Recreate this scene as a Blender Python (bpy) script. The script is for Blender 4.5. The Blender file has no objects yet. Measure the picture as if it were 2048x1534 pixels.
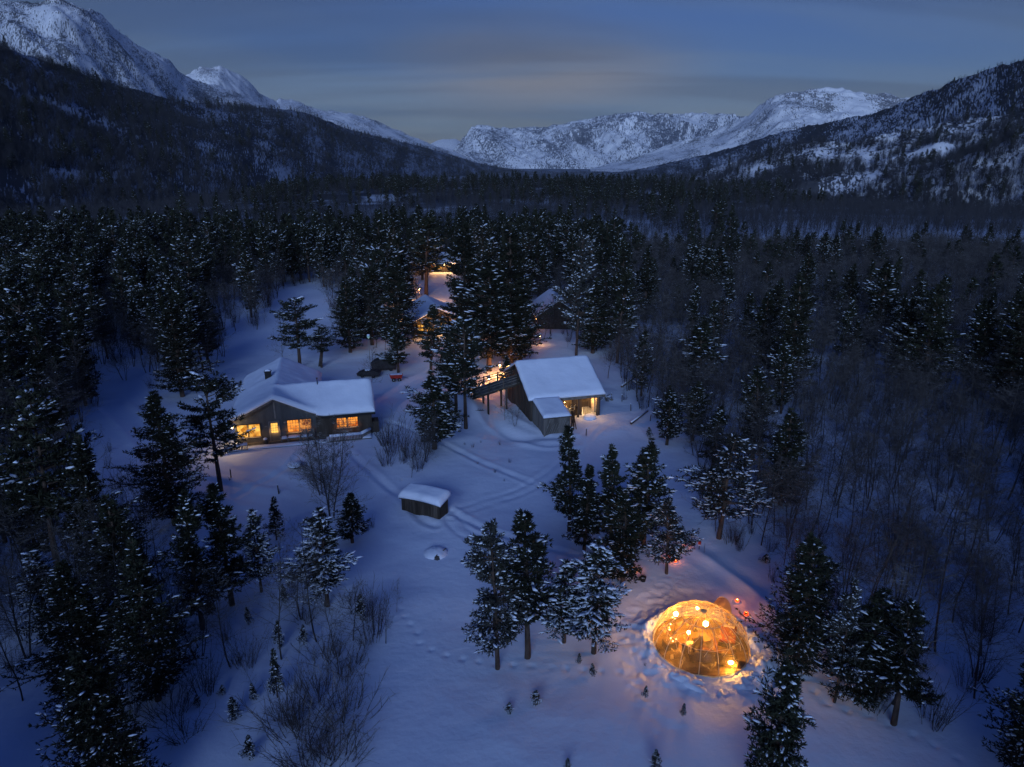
import bpy, math, random
import numpy as np
from mathutils import Vector, Matrix

S = bpy.context.scene
COL = S.collection
R = math.radians
# ------------------------------------------------------------------ camera, sky, sun, exposure
CAMZ, PITCH, FPX = 27.5, R(17.5), 1384.0          # focal length in pixels of the 2048 wide photograph
cam_data = bpy.data.cameras.new('camera')
cam_data.sensor_width = 36.0
cam_data.lens = 36.0 * FPX / 2048.0
cam_data.clip_start = 0.5
cam_data.clip_end = 60000.0
cam = bpy.data.objects.new('camera', cam_data)
cam.location = (0, 0, CAMZ)
cam.rotation_euler = (R(90) - PITCH, 0, 0)
COL.objects.link(cam)
S.camera = cam

SUN_ELEV, SUN_AZ = R(14), R(187)                  # the last glow of dusk, low in the sky behind the camera
w = bpy.data.worlds.new('World'); S.world = w; w.use_nodes = True
nt = w.node_tree; N = nt.nodes; Lk = nt.links
for n in list(N): N.remove(n)
def nd(tree, t, **kw):
    n = tree.nodes.new(t)
    for k, v in kw.items():
        if k in ('operation', 'blend_type', 'data_type', 'sky_type', 'noise_type', 'gradient_type'): setattr(n, k, v)
    return n
sky = N.new('ShaderNodeTexSky'); sky.sky_type = 'NISHITA'; sky.sun_disc = False
sky.sun_elevation = SUN_ELEV; sky.sun_rotation = SUN_AZ
sky.altitude = 300; sky.air_density = 1.0; sky.dust_density = 0.6; sky.ozone_density = 3.0
tint = N.new('ShaderNodeMixRGB'); tint.blend_type = 'MULTIPLY'; tint.inputs[0].default_value = 1.0
tint.inputs[2].default_value = (0.56, 0.68, 1.18, 1)
Lk.new(sky.outputs[0], tint.inputs[1])
tc = N.new('ShaderNodeTexCoord')
sep = N.new('ShaderNodeSeparateXYZ'); Lk.new(tc.outputs['Generated'], sep.inputs[0])
zr_ = N.new('ShaderNodeMapRange'); Lk.new(sep.outputs[2], zr_.inputs[0]); zr_.inputs[1].default_value = 0.05; zr_.inputs[2].default_value = 0.9
zt_ = N.new('ShaderNodeMixRGB'); Lk.new(zr_.outputs[0], zt_.inputs[0]); zt_.inputs[1].default_value = (0.47, 0.53, 0.78, 1); zt_.inputs[2].default_value = (0.36, 0.67, 1.95, 1)
Lk.new(zt_.outputs[0], tint.inputs[2])
zz = N.new('ShaderNodeMath'); zz.operation = 'ADD'; Lk.new(sep.outputs[2], zz.inputs[0]); zz.inputs[1].default_value = 0.16
zm = N.new('ShaderNodeMath'); zm.operation = 'MAXIMUM'; Lk.new(zz.outputs[0], zm.inputs[0]); zm.inputs[1].default_value = 0.05
dx = N.new('ShaderNodeMath'); dx.operation = 'DIVIDE'; Lk.new(sep.outputs[0], dx.inputs[0]); Lk.new(zm.outputs[0], dx.inputs[1])
dy = N.new('ShaderNodeMath'); dy.operation = 'DIVIDE'; Lk.new(sep.outputs[1], dy.inputs[0]); Lk.new(zm.outputs[0], dy.inputs[1])
cb = N.new('ShaderNodeCombineXYZ'); Lk.new(dx.outputs[0], cb.inputs[0]); Lk.new(dy.outputs[0], cb.inputs[1])
mp = N.new('ShaderNodeMapping'); Lk.new(cb.outputs[0], mp.inputs[0])
mp.inputs['Scale'].default_value = (0.42, 1.05, 1); mp.inputs['Rotation'].default_value = (0, 0, R(-24)); mp.inputs['Location'].default_value = (3.1, 1.85, 0)
cn = N.new('ShaderNodeTexNoise'); Lk.new(mp.outputs[0], cn.inputs['Vector'])
cn.inputs['Scale'].default_value = 1.0; cn.inputs['Detail'].default_value = 5; cn.inputs['Roughness'].default_value = 0.48; cn.inputs['Distortion'].default_value = 0.35
cr = N.new('ShaderNodeValToRGB'); Lk.new(cn.outputs[0], cr.inputs[0])
cr.color_ramp.elements[0].position = 0.40; cr.color_ramp.elements[0].color = (0, 0, 0, 1)
cr.color_ramp.elements[1].position = 0.55; cr.color_ramp.elements[1].color = (1, 1, 1, 1)
# cloud layer: greyish, flatter than the clear sky
mc = N.new('ShaderNodeMixRGB'); mc.blend_type = 'MIX'
cf = N.new('ShaderNodeMath'); cf.operation = 'MULTIPLY'; Lk.new(cr.outputs[0], cf.inputs[0]); cf.inputs[1].default_value = 0.9
Lk.new(cf.outputs[0], mc.inputs[0]); Lk.new(tint.outputs[0], mc.inputs[1])
cloudcol = N.new('ShaderNodeMixRGB'); cloudcol.blend_type = 'MULTIPLY'; cloudcol.inputs[0].default_value = 1
Lk.new(tint.outputs[0], cloudcol.inputs[1]); cloudcol.inputs[2].default_value = (1.36, 1.14, 0.94, 1)
Lk.new(cloudcol.outputs[0], mc.inputs[2])
# one thin cloud that still catches the last pink light, ahead above the valley
dot = N.new('ShaderNodeVectorMath'); dot.operation = 'SUBTRACT'; Lk.new(tc.outputs['Generated'], dot.inputs[0]); dot.inputs[1].default_value = (0.040, 0.989, 0.128)
sc_ = N.new('ShaderNodeVectorMath'); sc_.operation = 'MULTIPLY'; Lk.new(dot.outputs[0], sc_.inputs[0]); sc_.inputs[1].default_value = (4.2, 4.0, 15.0)
ln = N.new('ShaderNodeVectorMath'); ln.operation = 'LENGTH'; Lk.new(sc_.outputs[0], ln.inputs[0])
mr = N.new('ShaderNodeMapRange'); mr.interpolation_type = 'SMOOTHERSTEP'; Lk.new(ln.outputs[1], mr.inputs[0]); mr.inputs[1].default_value = 1.25; mr.inputs[2].default_value = 0.0; mr.inputs[3].default_value = 0; mr.inputs[4].default_value = 1
n2 = N.new('ShaderNodeMapRange'); Lk.new(cn.outputs[0], n2.inputs[0]); n2.inputs[1].default_value = 0.3; n2.inputs[2].default_value = 0.6; n2.inputs[3].default_value = 0.75
pk = N.new('ShaderNodeMath'); pk.operation = 'MULTIPLY'; Lk.new(mr.outputs[0], pk.inputs[0]); Lk.new(n2.outputs[0], pk.inputs[1])
pk2 = N.new('ShaderNodeMath'); pk2.operation = 'MULTIPLY'; Lk.new(pk.outputs[0], pk2.inputs[0]); pk2.inputs[1].default_value = 1.0
pm = N.new('ShaderNodeMixRGB'); pm.blend_type = 'MULTIPLY'; Lk.new(pk2.outputs[0], pm.inputs[0]); Lk.new(mc.outputs[0], pm.inputs[1]); pm.inputs[2].default_value = (1.80, 1.12, 0.72, 1)
mp2 = N.new('ShaderNodeMapping'); Lk.new(cb.outputs[0], mp2.inputs[0]); mp2.inputs['Scale'].default_value = (0.30, 1.5, 1); mp2.inputs['Rotation'].default_value = (0, 0, R(-18)); mp2.inputs['Location'].default_value = (5.3, 2.2, 0)
cn2 = N.new('ShaderNodeTexNoise'); Lk.new(mp2.outputs[0], cn2.inputs['Vector']); cn2.inputs['Scale'].default_value = 0.9; cn2.inputs['Detail'].default_value = 6; cn2.inputs['Roughness'].default_value = 0.5; cn2.inputs['Distortion'].default_value = 0.6
cr2 = N.new('ShaderNodeMapRange'); cr2.interpolation_type = 'SMOOTHSTEP'; Lk.new(cn2.outputs[0], cr2.inputs[0]); cr2.inputs[1].default_value = 0.40; cr2.inputs[2].default_value = 0.60
dk = N.new('ShaderNodeMixRGB'); dk.blend_type = 'MULTIPLY'; Lk.new(cr2.outputs[0], dk.inputs[0]); Lk.new(pm.outputs[0], dk.inputs[1]); dk.inputs[2].default_value = (0.80, 0.76, 0.74, 1)
bg = N.new('ShaderNodeBackground'); Lk.new(dk.outputs[0], bg.inputs[0]); bg.inputs[1].default_value = 0.054
wo = N.new('ShaderNodeOutputWorld'); Lk.new(bg.outputs[0], wo.inputs[0])

sd = bpy.data.lights.new('sun', 'SUN'); sd.energy = 2.75; sd.angle = R(34); sd.color = (0.49, 0.67, 0.98)
so = bpy.data.objects.new('sun', sd); COL.objects.link(so)
# Nishita: rotation 0 = +Y, growing clockwise seen from above
sv = Vector((math.sin(SUN_AZ) * math.cos(SUN_ELEV), math.cos(SUN_AZ) * math.cos(SUN_ELEV), math.sin(SUN_ELEV)))
so.rotation_euler = sv.to_track_quat('Z', 'Y').to_euler()
so.location = (0, -50, 80)

S.view_settings.view_transform = 'Standard'
S.view_settings.look = 'None'
S.view_settings.exposure = 0.0
S.view_settings.gamma = 1.0
S.view_settings.use_curve_mapping = False
S.cycles.max_bounces = 6; S.cycles.diffuse_bounces = 3; S.cycles.glossy_bounces = 2
S.cycles.transmission_bounces = 4; S.cycles.transparent_max_bounces = 8; S.cycles.volume_bounces = 0
S.cycles.use_denoising = True
S.cycles.sample_clamp_indirect = 3.0
S.cycles.caustics_reflective = False; S.cycles.caustics_refractive = False

# ------------------------------------------------------------------ projection helpers (placing things by what the photograph shows)
CP, SP = math.cos(PITCH), math.sin(PITCH)
def project(x, y, z):
    z = z - CAMZ
    d = y * CP - z * SP
    v = y * SP + z * CP
    return 1024 + FPX * x / d, 767 - FPX * v / d, d
def ray(u, v):
    a = (u - 1024) / FPX; b = (767 - v) / FPX
    return np.array([a, CP + b * SP, -SP + b * CP])
def at_dist(u, v, dist):
    r = ray(u, v); h = math.hypot(r[0], r[1]); r = r / h * dist
    return np.array([r[0], r[1], CAMZ + r[2]])
def smooth(a, b, x):
    t = np.clip((x - a) / (b - a), 0, 1)
    return t * t * (3 - 2 * t)

# ------------------------------------------------------------------ noise
def _hash(ix, iy, s):
    h = (ix.astype(np.int64) * 374761393 + iy.astype(np.int64) * 668265263 + s * 974711) & 0xffffffff
    h = ((h ^ (h >> 13)) * 1274126177) & 0xffffffff
    h = h ^ (h >> 16)
    return (h & 0xffff) / 65535.0
def vnoise(x, y, s=0):
    ix = np.floor(x); iy = np.floor(y); fx = x - ix; fy = y - iy
    fx = fx * fx * fx * (fx * (fx * 6 - 15) + 10); fy = fy * fy * fy * (fy * (fy * 6 - 15) + 10)
    a = _hash(ix, iy, s); b = _hash(ix + 1, iy, s); c = _hash(ix, iy + 1, s); d = _hash(ix + 1, iy + 1, s)
    return (a + (b - a) * fx) * (1 - fy) + (c + (d - c) * fx) * fy - 0.5
def fbm(x, y, o=4, s=0, g=0.5):
    t = 0; a = 1.0; x = np.asarray(x, float); y = np.asarray(y, float)
    for i in range(o):
        t = t + a * vnoise(x, y, s + i * 17); x = x * 2.03 + 11.3; y = y * 2.03 - 7.1; a *= g
    return t

# ------------------------------------------------------------------ materials
MATS = {}
def principled(m):
    return next(n for n in m.node_tree.nodes if n.type == 'BSDF_PRINCIPLED')
def mat(name, col, rough=0.8, var=0.0, scale=4.0, bump=0.0, bscale=20.0, metal=0.0, stretch=(1, 1, 1), col2=None, obj_random=0.0):
    if name in MATS: return MATS[name]
    m = bpy.data.materials.new(name); m.use_nodes = True; t = m.node_tree; p = principled(m)
    p.inputs['Roughness'].default_value = rough; p.inputs['Metallic'].default_value = metal
    p.inputs['Base Color'].default_value = (*col, 1)
    try: p.inputs['Specular IOR Level'].default_value = 0.25
    except Exception: pass
    if var > 0 or bump > 0 or col2:
        c = t.nodes.new('ShaderNodeTexCoord'); mpn = t.nodes.new('ShaderNodeMapping'); t.links.new(c.outputs['Object'], mpn.inputs[0])
        mpn.inputs['Scale'].default_value = stretch
        n = t.nodes.new('ShaderNodeTexNoise'); n.inputs['Scale'].default_value = scale; n.inputs['Detail'].default_value = 5
        t.links.new(mpn.outputs[0], n.inputs['Vector'])
        r = t.nodes.new('ShaderNodeValToRGB'); t.links.new(n.outputs[0], r.inputs[0])
        lo = tuple(max(0, x * (1 - var)) for x in col); hi = col2 if col2 else tuple(x * (1 + var) for x in col)
        r.color_ramp.elements[0].position = 0.33; r.color_ramp.elements[1].position = 0.67
        r.color_ramp.elements[0].color = (*lo, 1); r.color_ramp.elements[1].color = (*hi, 1)
        out = r.outputs[0]
        if obj_random > 0:
            oi = t.nodes.new('ShaderNodeObjectInfo'); mrn = t.nodes.new('ShaderNodeMapRange')
            mrn.inputs[3].default_value = 1 - obj_random; mrn.inputs[4].default_value = 1 + obj_random
            t.links.new(oi.outputs['Random'], mrn.inputs[0])
            mm = t.nodes.new('ShaderNodeVectorMath'); mm.operation = 'SCALE'
            t.links.new(out, mm.inputs[0]); t.links.new(mrn.outputs[0], mm.inputs['Scale']); out = mm.outputs[0]
        t.links.new(out, p.inputs['Base Color'])
        if bump > 0:
            n3 = t.nodes.new('ShaderNodeTexNoise'); n3.inputs['Scale'].default_value = bscale; n3.inputs['Detail'].default_value = 4
            t.links.new(mpn.outputs[0], n3.inputs['Vector'])
            b = t.nodes.new('ShaderNodeBump'); b.inputs['Strength'].default_value = bump; b.inputs['Distance'].default_value = 0.1
            t.links.new(n3.outputs[0], b.inputs['Height']); t.links.new(b.outputs[0], p.inputs['Normal'])
    MATS[name] = m
    return m
def emis(name, col, strength):
    if name in MATS: return MATS[name]
    m = bpy.data.materials.new(name); m.use_nodes = True; t = m.node_tree
    p = principled(m); t.nodes.remove(p)
    e = t.nodes.new('ShaderNodeEmission'); e.inputs[0].default_value = (*col, 1); e.inputs[1].default_value = strength
    o = next(n for n in t.nodes if n.type == 'OUTPUT_MATERIAL'); t.links.new(e.outputs[0], o.inputs[0])
    MATS[name] = m
    return m
M_SNOW = mat('snow', (0.67, 0.76, 0.92), 0.65, var=0.03, scale=0.6, bump=0.25, bscale=3.0)
M_CLUMP = mat('branch_snow', (0.67, 0.76, 0.92), 0.7)
M_NEEDLE = mat('pine_needles', (0.012, 0.017, 0.013), 0.75, var=0.5, scale=1.2, col2=(0.030, 0.036, 0.022), obj_random=0.3)
M_NEEDLE2 = mat('frosted_needles', (0.020, 0.024, 0.022), 0.8, var=0.5, scale=1.5, col2=(0.055, 0.06, 0.06), obj_random=0.3)
M_BARK = mat('pine_bark', (0.070, 0.050, 0.042), 0.9, var=0.45, scale=3.0, bump=0.6, bscale=14, stretch=(1, 1, 0.35))
M_WOOD = mat('dark_weathered_wood', (0.050, 0.042, 0.036), 0.85, var=0.4, scale=2.5, bump=0.4, bscale=9, stretch=(1, 1, 0.12), obj_random=0.35)
M_GREYWOOD = mat('grey_weathered_wood', (0.13, 0.125, 0.12), 0.85, var=0.35, scale=2.0, bump=0.3, bscale=9, stretch=(1, 1, 0.15), obj_random=0.2)
M_WALL = mat('grey_painted_cladding', (0.080, 0.088, 0.098), 0.8, var=0.2, scale=2.0, bump=0.2, bscale=8, stretch=(1, 1, 0.2))
M_FRAME = mat('dark_window_frame', (0.04, 0.035, 0.03), 0.6)
M_TRIM = mat('pale_grey_trim', (0.20, 0.20, 0.20), 0.7, var=0.15, scale=3)
M_METAL = mat('black_metal', (0.02, 0.02, 0.022), 0.5, metal=0.3)
M_POLE = mat('galvanised_pole', (0.25, 0.26, 0.27), 0.5, metal=0.5, var=0.2)
M_RED = mat('red_paint', (0.35, 0.03, 0.02), 0.55, var=0.25, scale=3)
M_ROCK = mat('dark_rock', (0.06, 0.06, 0.065), 0.9, var=0.4, scale=3, bump=0.6, bscale=8)
M_TARP = mat('dark_tarpaulin', (0.022, 0.022, 0.026), 0.6, var=0.4, scale=3, bump=0.3, bscale=5)

# bare trees: dark bark, with snow lying along the tops of limbs
def snowy_bark(name, bark, amount, lo=0.45, hi=0.8, bark2=None):
    m = bpy.data.materials.new(name); m.use_nodes = True; t = m.node_tree; p = principled(m)
    p.inputs['Roughness'].default_value = 0.85
    g = t.nodes.new('ShaderNodeNewGeometry'); s = t.nodes.new('ShaderNodeSeparateXYZ'); t.links.new(g.outputs['Normal'], s.inputs[0])
    a = t.nodes.new('ShaderNodeMapRange'); t.links.new(s.outputs[2], a.inputs[0]); a.inputs[1].default_value = lo; a.inputs[2].default_value = hi; a.inputs[4].default_value = amount
    n = t.nodes.new('ShaderNodeTexNoise'); n.inputs['Scale'].default_value = 0.9; n.inputs['Detail'].default_value = 4
    c = t.nodes.new('ShaderNodeTexCoord'); t.links.new(c.outputs['Object'], n.inputs['Vector'])
    nr = t.nodes.new('ShaderNodeMapRange'); t.links.new(n.outputs[0], nr.inputs[0]); nr.inputs[1].default_value = 0.4; nr.inputs[2].default_value = 0.6
    mu = t.nodes.new('ShaderNodeMath'); mu.operation = 'MULTIPLY'; t.links.new(a.outputs[0], mu.inputs[0]); t.links.new(nr.outputs[0], mu.inputs[1])
    bk = t.nodes.new('ShaderNodeMixRGB'); t.links.new(nr.outputs[0], bk.inputs[0]); bk.inputs[1].default_value = (*bark, 1); bk.inputs[2].default_value = (*(bark2 or tuple(x * 1.8 for x in bark)), 1)
    mx = t.nodes.new('ShaderNodeMixRGB'); t.links.new(mu.outputs[0], mx.inputs[0]); t.links.new(bk.outputs[0], mx.inputs[1]); mx.inputs[2].default_value = (0.8, 0.82, 0.86, 1)
    t.links.new(mx.outputs[0], p.inputs['Base Color'])
    return m
M_BIRCH = snowy_bark('bare_birch_bark', (0.020, 0.019, 0.022), 0.85, bark2=(.055, .052, .055))
M_TWIG = snowy_bark('bare_twigs', (0.022, 0.019, 0.021), 0.35)
M_FARTREE = snowy_bark('far_bare_wood', (0.017, 0.018, 0.024), 0.10)

# ------------------------------------------------------------------ mesh helpers
def tag(o, label=None, cat=None, group=None, kind=None):
    if label: o['label'] = label
    if cat: o['category'] = cat
    if group: o['group'] = group
    if kind: o['kind'] = kind
    return o
def mesh_np(name, V, F, mats, mi=None, smooth_=False):
    """F: (n,k) int array or list of such arrays (mixed k)."""
    V = np.asarray(V, np.float32)
    Fs = F if isinstance(F, list) and isinstance(F[0], np.ndarray) and F[0].ndim == 2 else [F]
    Fs = [np.asarray(f, np.int32) for f in Fs if len(f)]
    me = bpy.data.meshes.new(name)
    me.vertices.add(len(V)); me.vertices.foreach_set('co', V.ravel())
    tot = sum(f.size for f in Fs); nf = sum(len(f) for f in Fs)
    me.loops.add(tot); me.polygons.add(nf)
    me.loops.foreach_set('vertex_index', np.concatenate([f.ravel() for f in Fs]))
    starts = []; s = 0
    for f in Fs:
        k = f.shape[1]; starts.append(s + np.arange(len(f)) * k); s += f.size
    me.polygons.foreach_set('loop_start', np.concatenate(starts).astype(np.int32))
    for m in (mats if isinstance(mats, (list, tuple)) else [mats]): me.materials.append(m)
    if mi is not None: me.polygons.foreach_set('material_index', np.asarray(mi, np.int32))
    me.update(calc_edges=True)
    me.polygons.foreach_set('use_smooth', np.full(nf, bool(smooth_)))
    return me
def obj(name, me, parent=None, loc=None, kind=None):
    o = bpy.data.objects.new(name, me); COL.objects.link(o)
    if parent: o.parent = parent
    if loc is not None: o.location = loc
    if kind: o['kind'] = kind
    return o
def empty(name, loc=(0, 0, 0), rz=0.0, scale=None):
    o = bpy.data.objects.new(name, None); o.empty_display_size = 0.2
    COL.objects.link(o); o.location = loc; o.rotation_euler = (0, 0, rz)
    if scale is not None: o.scale = scale
    return o
class MB:
    def __init__(s): s.v = []; s.f = []
    def poly(s, pts, faces):
        b = len(s.v); s.v += [tuple(p) for p in pts]; s.f += [tuple(i + b for i in f) for f in faces]; return s
    def box(s, x0, y0, z0, x1, y1, z1):
        return s.poly([(x0,y0,z0),(x1,y0,z0),(x1,y1,z0),(x0,y1,z0),(x0,y0,z1),(x1,y0,z1),(x1,y1,z1),(x0,y1,z1)],
                      [(0,3,2,1),(4,5,6,7),(0,1,5,4),(1,2,6,5),(2,3,7,6),(3,0,4,7)])
    def prism(s, pts, h):           # convex/concave polygon pts (3D) extruded by vector h
        n = len(pts); q = [tuple(np.array(p) + np.array(h)) for p in pts]
        return s.poly(list(pts) + q, [tuple(range(n))[::-1], tuple(range(n, 2*n))] + [(i, (i+1) % n, n + (i+1) % n, n + i) for i in range(n)])
    def tube(s, p0, p1, r0, r1=None, n=6, cap=True):
        p0 = np.array(p0, float); p1 = np.array(p1, float); r1 = r0 if r1 is None else r1
        d = p1 - p0; d = d / (np.linalg.norm(d) + 1e-9); a = np.cross(d, [0, 0, 1.0]) if abs(d[2]) < .95 else np.cross(d, [1.0, 0, 0]); a /= np.linalg.norm(a); b = np.cross(d, a)
        ring = [(math.cos(2*math.pi*i/n), math.sin(2*math.pi*i/n)) for i in range(n)]
        pts = [p0 + r0*(c*a + t*b) for c, t in ring] + [p1 + r1*(c*a + t*b) for c, t in ring]
        fs = [(i, (i+1) % n, n+(i+1) % n, n+i) for i in range(n)]
        if cap: fs += [tuple(range(n))[::-1], tuple(range(n, 2*n))]
        return s.poly(pts, fs)
    def path(s, pts, r, n=6):
        for i in range(len(pts)-1): s.tube(pts[i], pts[i+1], r if np.isscalar(r) else r[i], r if np.isscalar(r) else r[i+1], n)
        return s
    def lathe(s, prof, n=16, c=(0, 0, 0), sx=1, sy=1):
        pts = [(c[0] + r*math.cos(2*math.pi*i/n)*sx, c[1] + r*math.sin(2*math.pi*i/n)*sy, c[2] + z) for r, z in prof for i in range(n)]
        fs = [(k*n+i, k*n+(i+1) % n, (k+1)*n+(i+1) % n, (k+1)*n+i) for k in range(len(prof)-1) for i in range(n)]
        return s.poly(pts, fs)
    def ball(s, c, r, n=10, sz=1.0, jit=0.0, seed=0):
        rg = random.Random(seed); rings = max(4, n // 2)
        pts = []; 
        for k in range(rings+1):
            th = math.pi*k/rings
            for i in range(n):
                q = 1 + jit*(rg.random()-.5)
                pts.append((c[0]+r*q*math.sin(th)*math.cos(2*math.pi*i/n), c[1]+r*q*math.sin(th)*math.sin(2*math.pi*i/n), c[2]+r*sz*q*math.cos(th)))
        fs = [(k*n+i, (k+1)*n+i, (k+1)*n+(i+1) % n, k*n+(i+1) % n) for k in range(rings) for i in range(n)]
        return s.poly(pts, fs)
    def build(s, name, m, parent=None, loc=None, kind=None, sm=False, bevel=0.0):
        me = bpy.data.meshes.new(name); me.from_pydata(s.v, [], s.f); me.materials.append(m)
        if sm: me.polygons.foreach_set('use_smooth', [True]*len(me.polygons))
        me.update()
        o = obj(name, me, parent, loc, kind)
        if bevel > 0:
            bv = o.modifiers.new('bevel', 'BEVEL'); bv.width = bevel; bv.segments = 2
        return o

# ------------------------------------------------------------------ terrain
def poly_px(pts): return np.array([at_plane(u, v)[:2] for u, v in pts])
def at_plane(u, v, z=0.0):
    r = ray(u, v); t = (z - CAMZ) / r[2]
    return np.array([r[0]*t, r[1]*t, z])
def seg_dist(x, y, P):
    best = np.full(x.shape, 1e9); along = np.zeros(x.shape); acc = 0.0
    for a, b in zip(P[:-1], P[1:]):
        d = b - a; L = np.hypot(*d) + 1e-9; t = np.clip(((x-a[0])*d[0] + (y-a[1])*d[1]) / L**2, 0, 1)
        q = np.hypot(x - a[0] - t*d[0], y - a[1] - t*d[1]); m = q < best
        best = np.where(m, q, best); along = np.where(m, acc + t*L, along); acc += L
    return best, along
def catmull(P, n=6):
    P = np.array(P, float); Q = np.vstack([2*P[0]-P[1], P, 2*P[-1]-P[-2]]); out = []
    for i in range(1, len(Q)-2):
        for k in range(n):
            t = k/n; a, b, c, d = Q[i-1:i+3]
            out.append(0.5*((2*b) + (-a+c)*t + (2*a-5*b+4*c-d)*t*t + (-a+3*b-3*c+d)*t**3))
    out.append(P[-1]); return np.array(out)
TRACKS = []   # (polyline, kind)
def tr(pts, kind): TRACKS.append((catmull(poly_px(pts)), kind))
tr([(1215,840),(1165,880),(1125,925),(1080,960),(1010,990),(950,1008),(905,1030)], 'ski')
tr([(1195,850),(1150,905),(1100,945),(1040,978),(960,1000),(905,1022)], 'ski')
tr([(900,1025),(920,1055),(960,1075),(1040,1100),(1120,1140),(1180,1190)], 'ski')
tr([(900,1020),(950,1045),(1010,1068),(1080,1090),(1150,1105)], 'foot')
tr([(955,800),(985,825),(1020,850),(1050,865),(1090,880),(1140,880)], 'road')
tr([(700,905),(735,935),(770,965),(800,990),(840,1035),(870,1050)], 'foot')
tr([(1395,1095),(1430,1120),(1475,1150),(1520,1185),(1560,1230)], 'rim')
tr([(800,1215),(815,1240),(835,1262),(838,1285),(880,1305),(940,1318),(1010,1325),(1100,1330),(1190,1335),(1290,1340)], 'prints')
tr([(1340,1150),(1310,1190),(1260,1215),(1240,1260),(1275,1300),(1290,1345)], 'mess')
tr([(1300,1230),(1330,1200),(1400,1180),(1470,1210),(1500,1260)], 'mess')
tr([(1150,1125),(1200,1160),(1235,1200),(1240,1250)], 'prints')
tr([(215,800),(260,835),(300,880),(340,960)], 'road')
tr([(600,905),(575,930),(520,960),(470,990)], 'foot')
tr([(755,830),(790,790),(830,760),(900,720),(905,660)], 'road')
tr([(760,840),(800,850),(880,880),(960,920),(1060,960)], 'foot')
tr([(1600,1330),(1650,1400),(1740,1430),(1850,1480),(1950,1534)], 'prints')
tr([(1280,1345),(1290,1400),(1330,1450)], 'mess')
tr([(1090,1140),(1160,1090),(1230,1040)], 'prints')
tr([(720,985),(730,1040),(700,1100),(690,1180)], 'prints')
DROP = poly_px([(1190,600),(1215,700),(1250,790),(1330,860),(1410,930),(1440,1010),(1520,1090),(1600,1200),(1800,1330),(2060,1480)])
DOME = (11.35, 35.0); DOME_R = 2.85; DOME_H = 2.35
BH = (-24.4, 66.77, 0.25); BB = (1.87, 72.37, 0.27); BS = (-9.4, 51.94, -0.43)
def height(x, y):
    x = np.asarray(x, float); y = np.asarray(y, float)
    r = np.hypot(x, y)
    z = 0.9*fbm(x/42, y/42, 3, 3) * smooth(10, 60, r)
    z = z + 0.28*fbm(x/9, y/7, 3, 9)
    # the right-hand side falls away towards the river
    best = np.full(x.shape, 1e9); sign = np.ones(x.shape)
    m = (x > -10) & (y < 260)
    if m.any():
        xx, yy = x[m], y[m]; bd = np.full(xx.shape, 1e9); sg = np.zeros(xx.shape)
        for a, b in zip(DROP[:-1], DROP[1:]):
            d = b - a; L2 = d@d; t = np.clip(((xx-a[0])*d[0]+(yy-a[1])*d[1])/L2, 0, 1)
            q = np.hypot(xx-a[0]-t*d[0], yy-a[1]-t*d[1]); cr_ = d[0]*(yy-a[1]) - d[1]*(xx-a[0]); k = q < bd
            bd = np.where(k, q, bd); sg = np.where(k, np.sign(cr_), sg)
        z[m] = z[m] - 2.6*smooth(0, 14, bd*sg)
    # a long wooded rise ahead, and the valley floor beyond it
    z = z + 9.0*np.exp(-((y-590)/95)**2) * smooth(-260, -140, x) * (1 - smooth(120, 260, x))
    z = z + 2.5*fbm(x/160, y/160, 3, 21) * smooth(150, 400, r) * (1 - smooth(900, 2500, r)) + 0.8*smooth(95, 150, y)*(1-smooth(300, 500, y))
    # bank by the barn bridge, gully beside the barn
    z = z + 1.9*np.exp(-(((x+6.6)/3.2)**4 + ((y-77.8)/3.6)**2))
    z = z - 0.55*np.exp(-(((x-0.5)/3.0)**2 + ((y-71)/4.0)**2)) + 0.5*np.exp(-(((x-9.0)/3.0)**2 + ((y-70.8)/1.6)**2))
    z = z + 0.45*np.exp(-(((x-4.0)/3.0)**2 + ((y-67.5)/1.2)**2))
    # snow bank in front of the house, the little drifts below it
    z = z + 0.25*np.exp(-(((x+21)/7)**2 + ((y-66.2)/1.0)**2))
    z = z + 0.22*np.maximum(0, np.sin((y + 0.5*x + 1.2*fbm(x/4, y/4, 2, 5))*1.7))*np.exp(-(((x+26)/6)**2 + ((y-57.5)/5)**2))
    # level the building sites
    for (cx, cy, ra, rb) in ((-22, 72.5, 9, 13), (5.5, 75, 6, 8.5), (-7.8, 53.6, 2.2, 4.2), (DOME[0], DOME[1], 3.2, 5.0)):
        q = np.hypot(x-cx, y-cy); k = 1 - smooth(ra, rb, q); z = z*(1-k)
    return z
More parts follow.
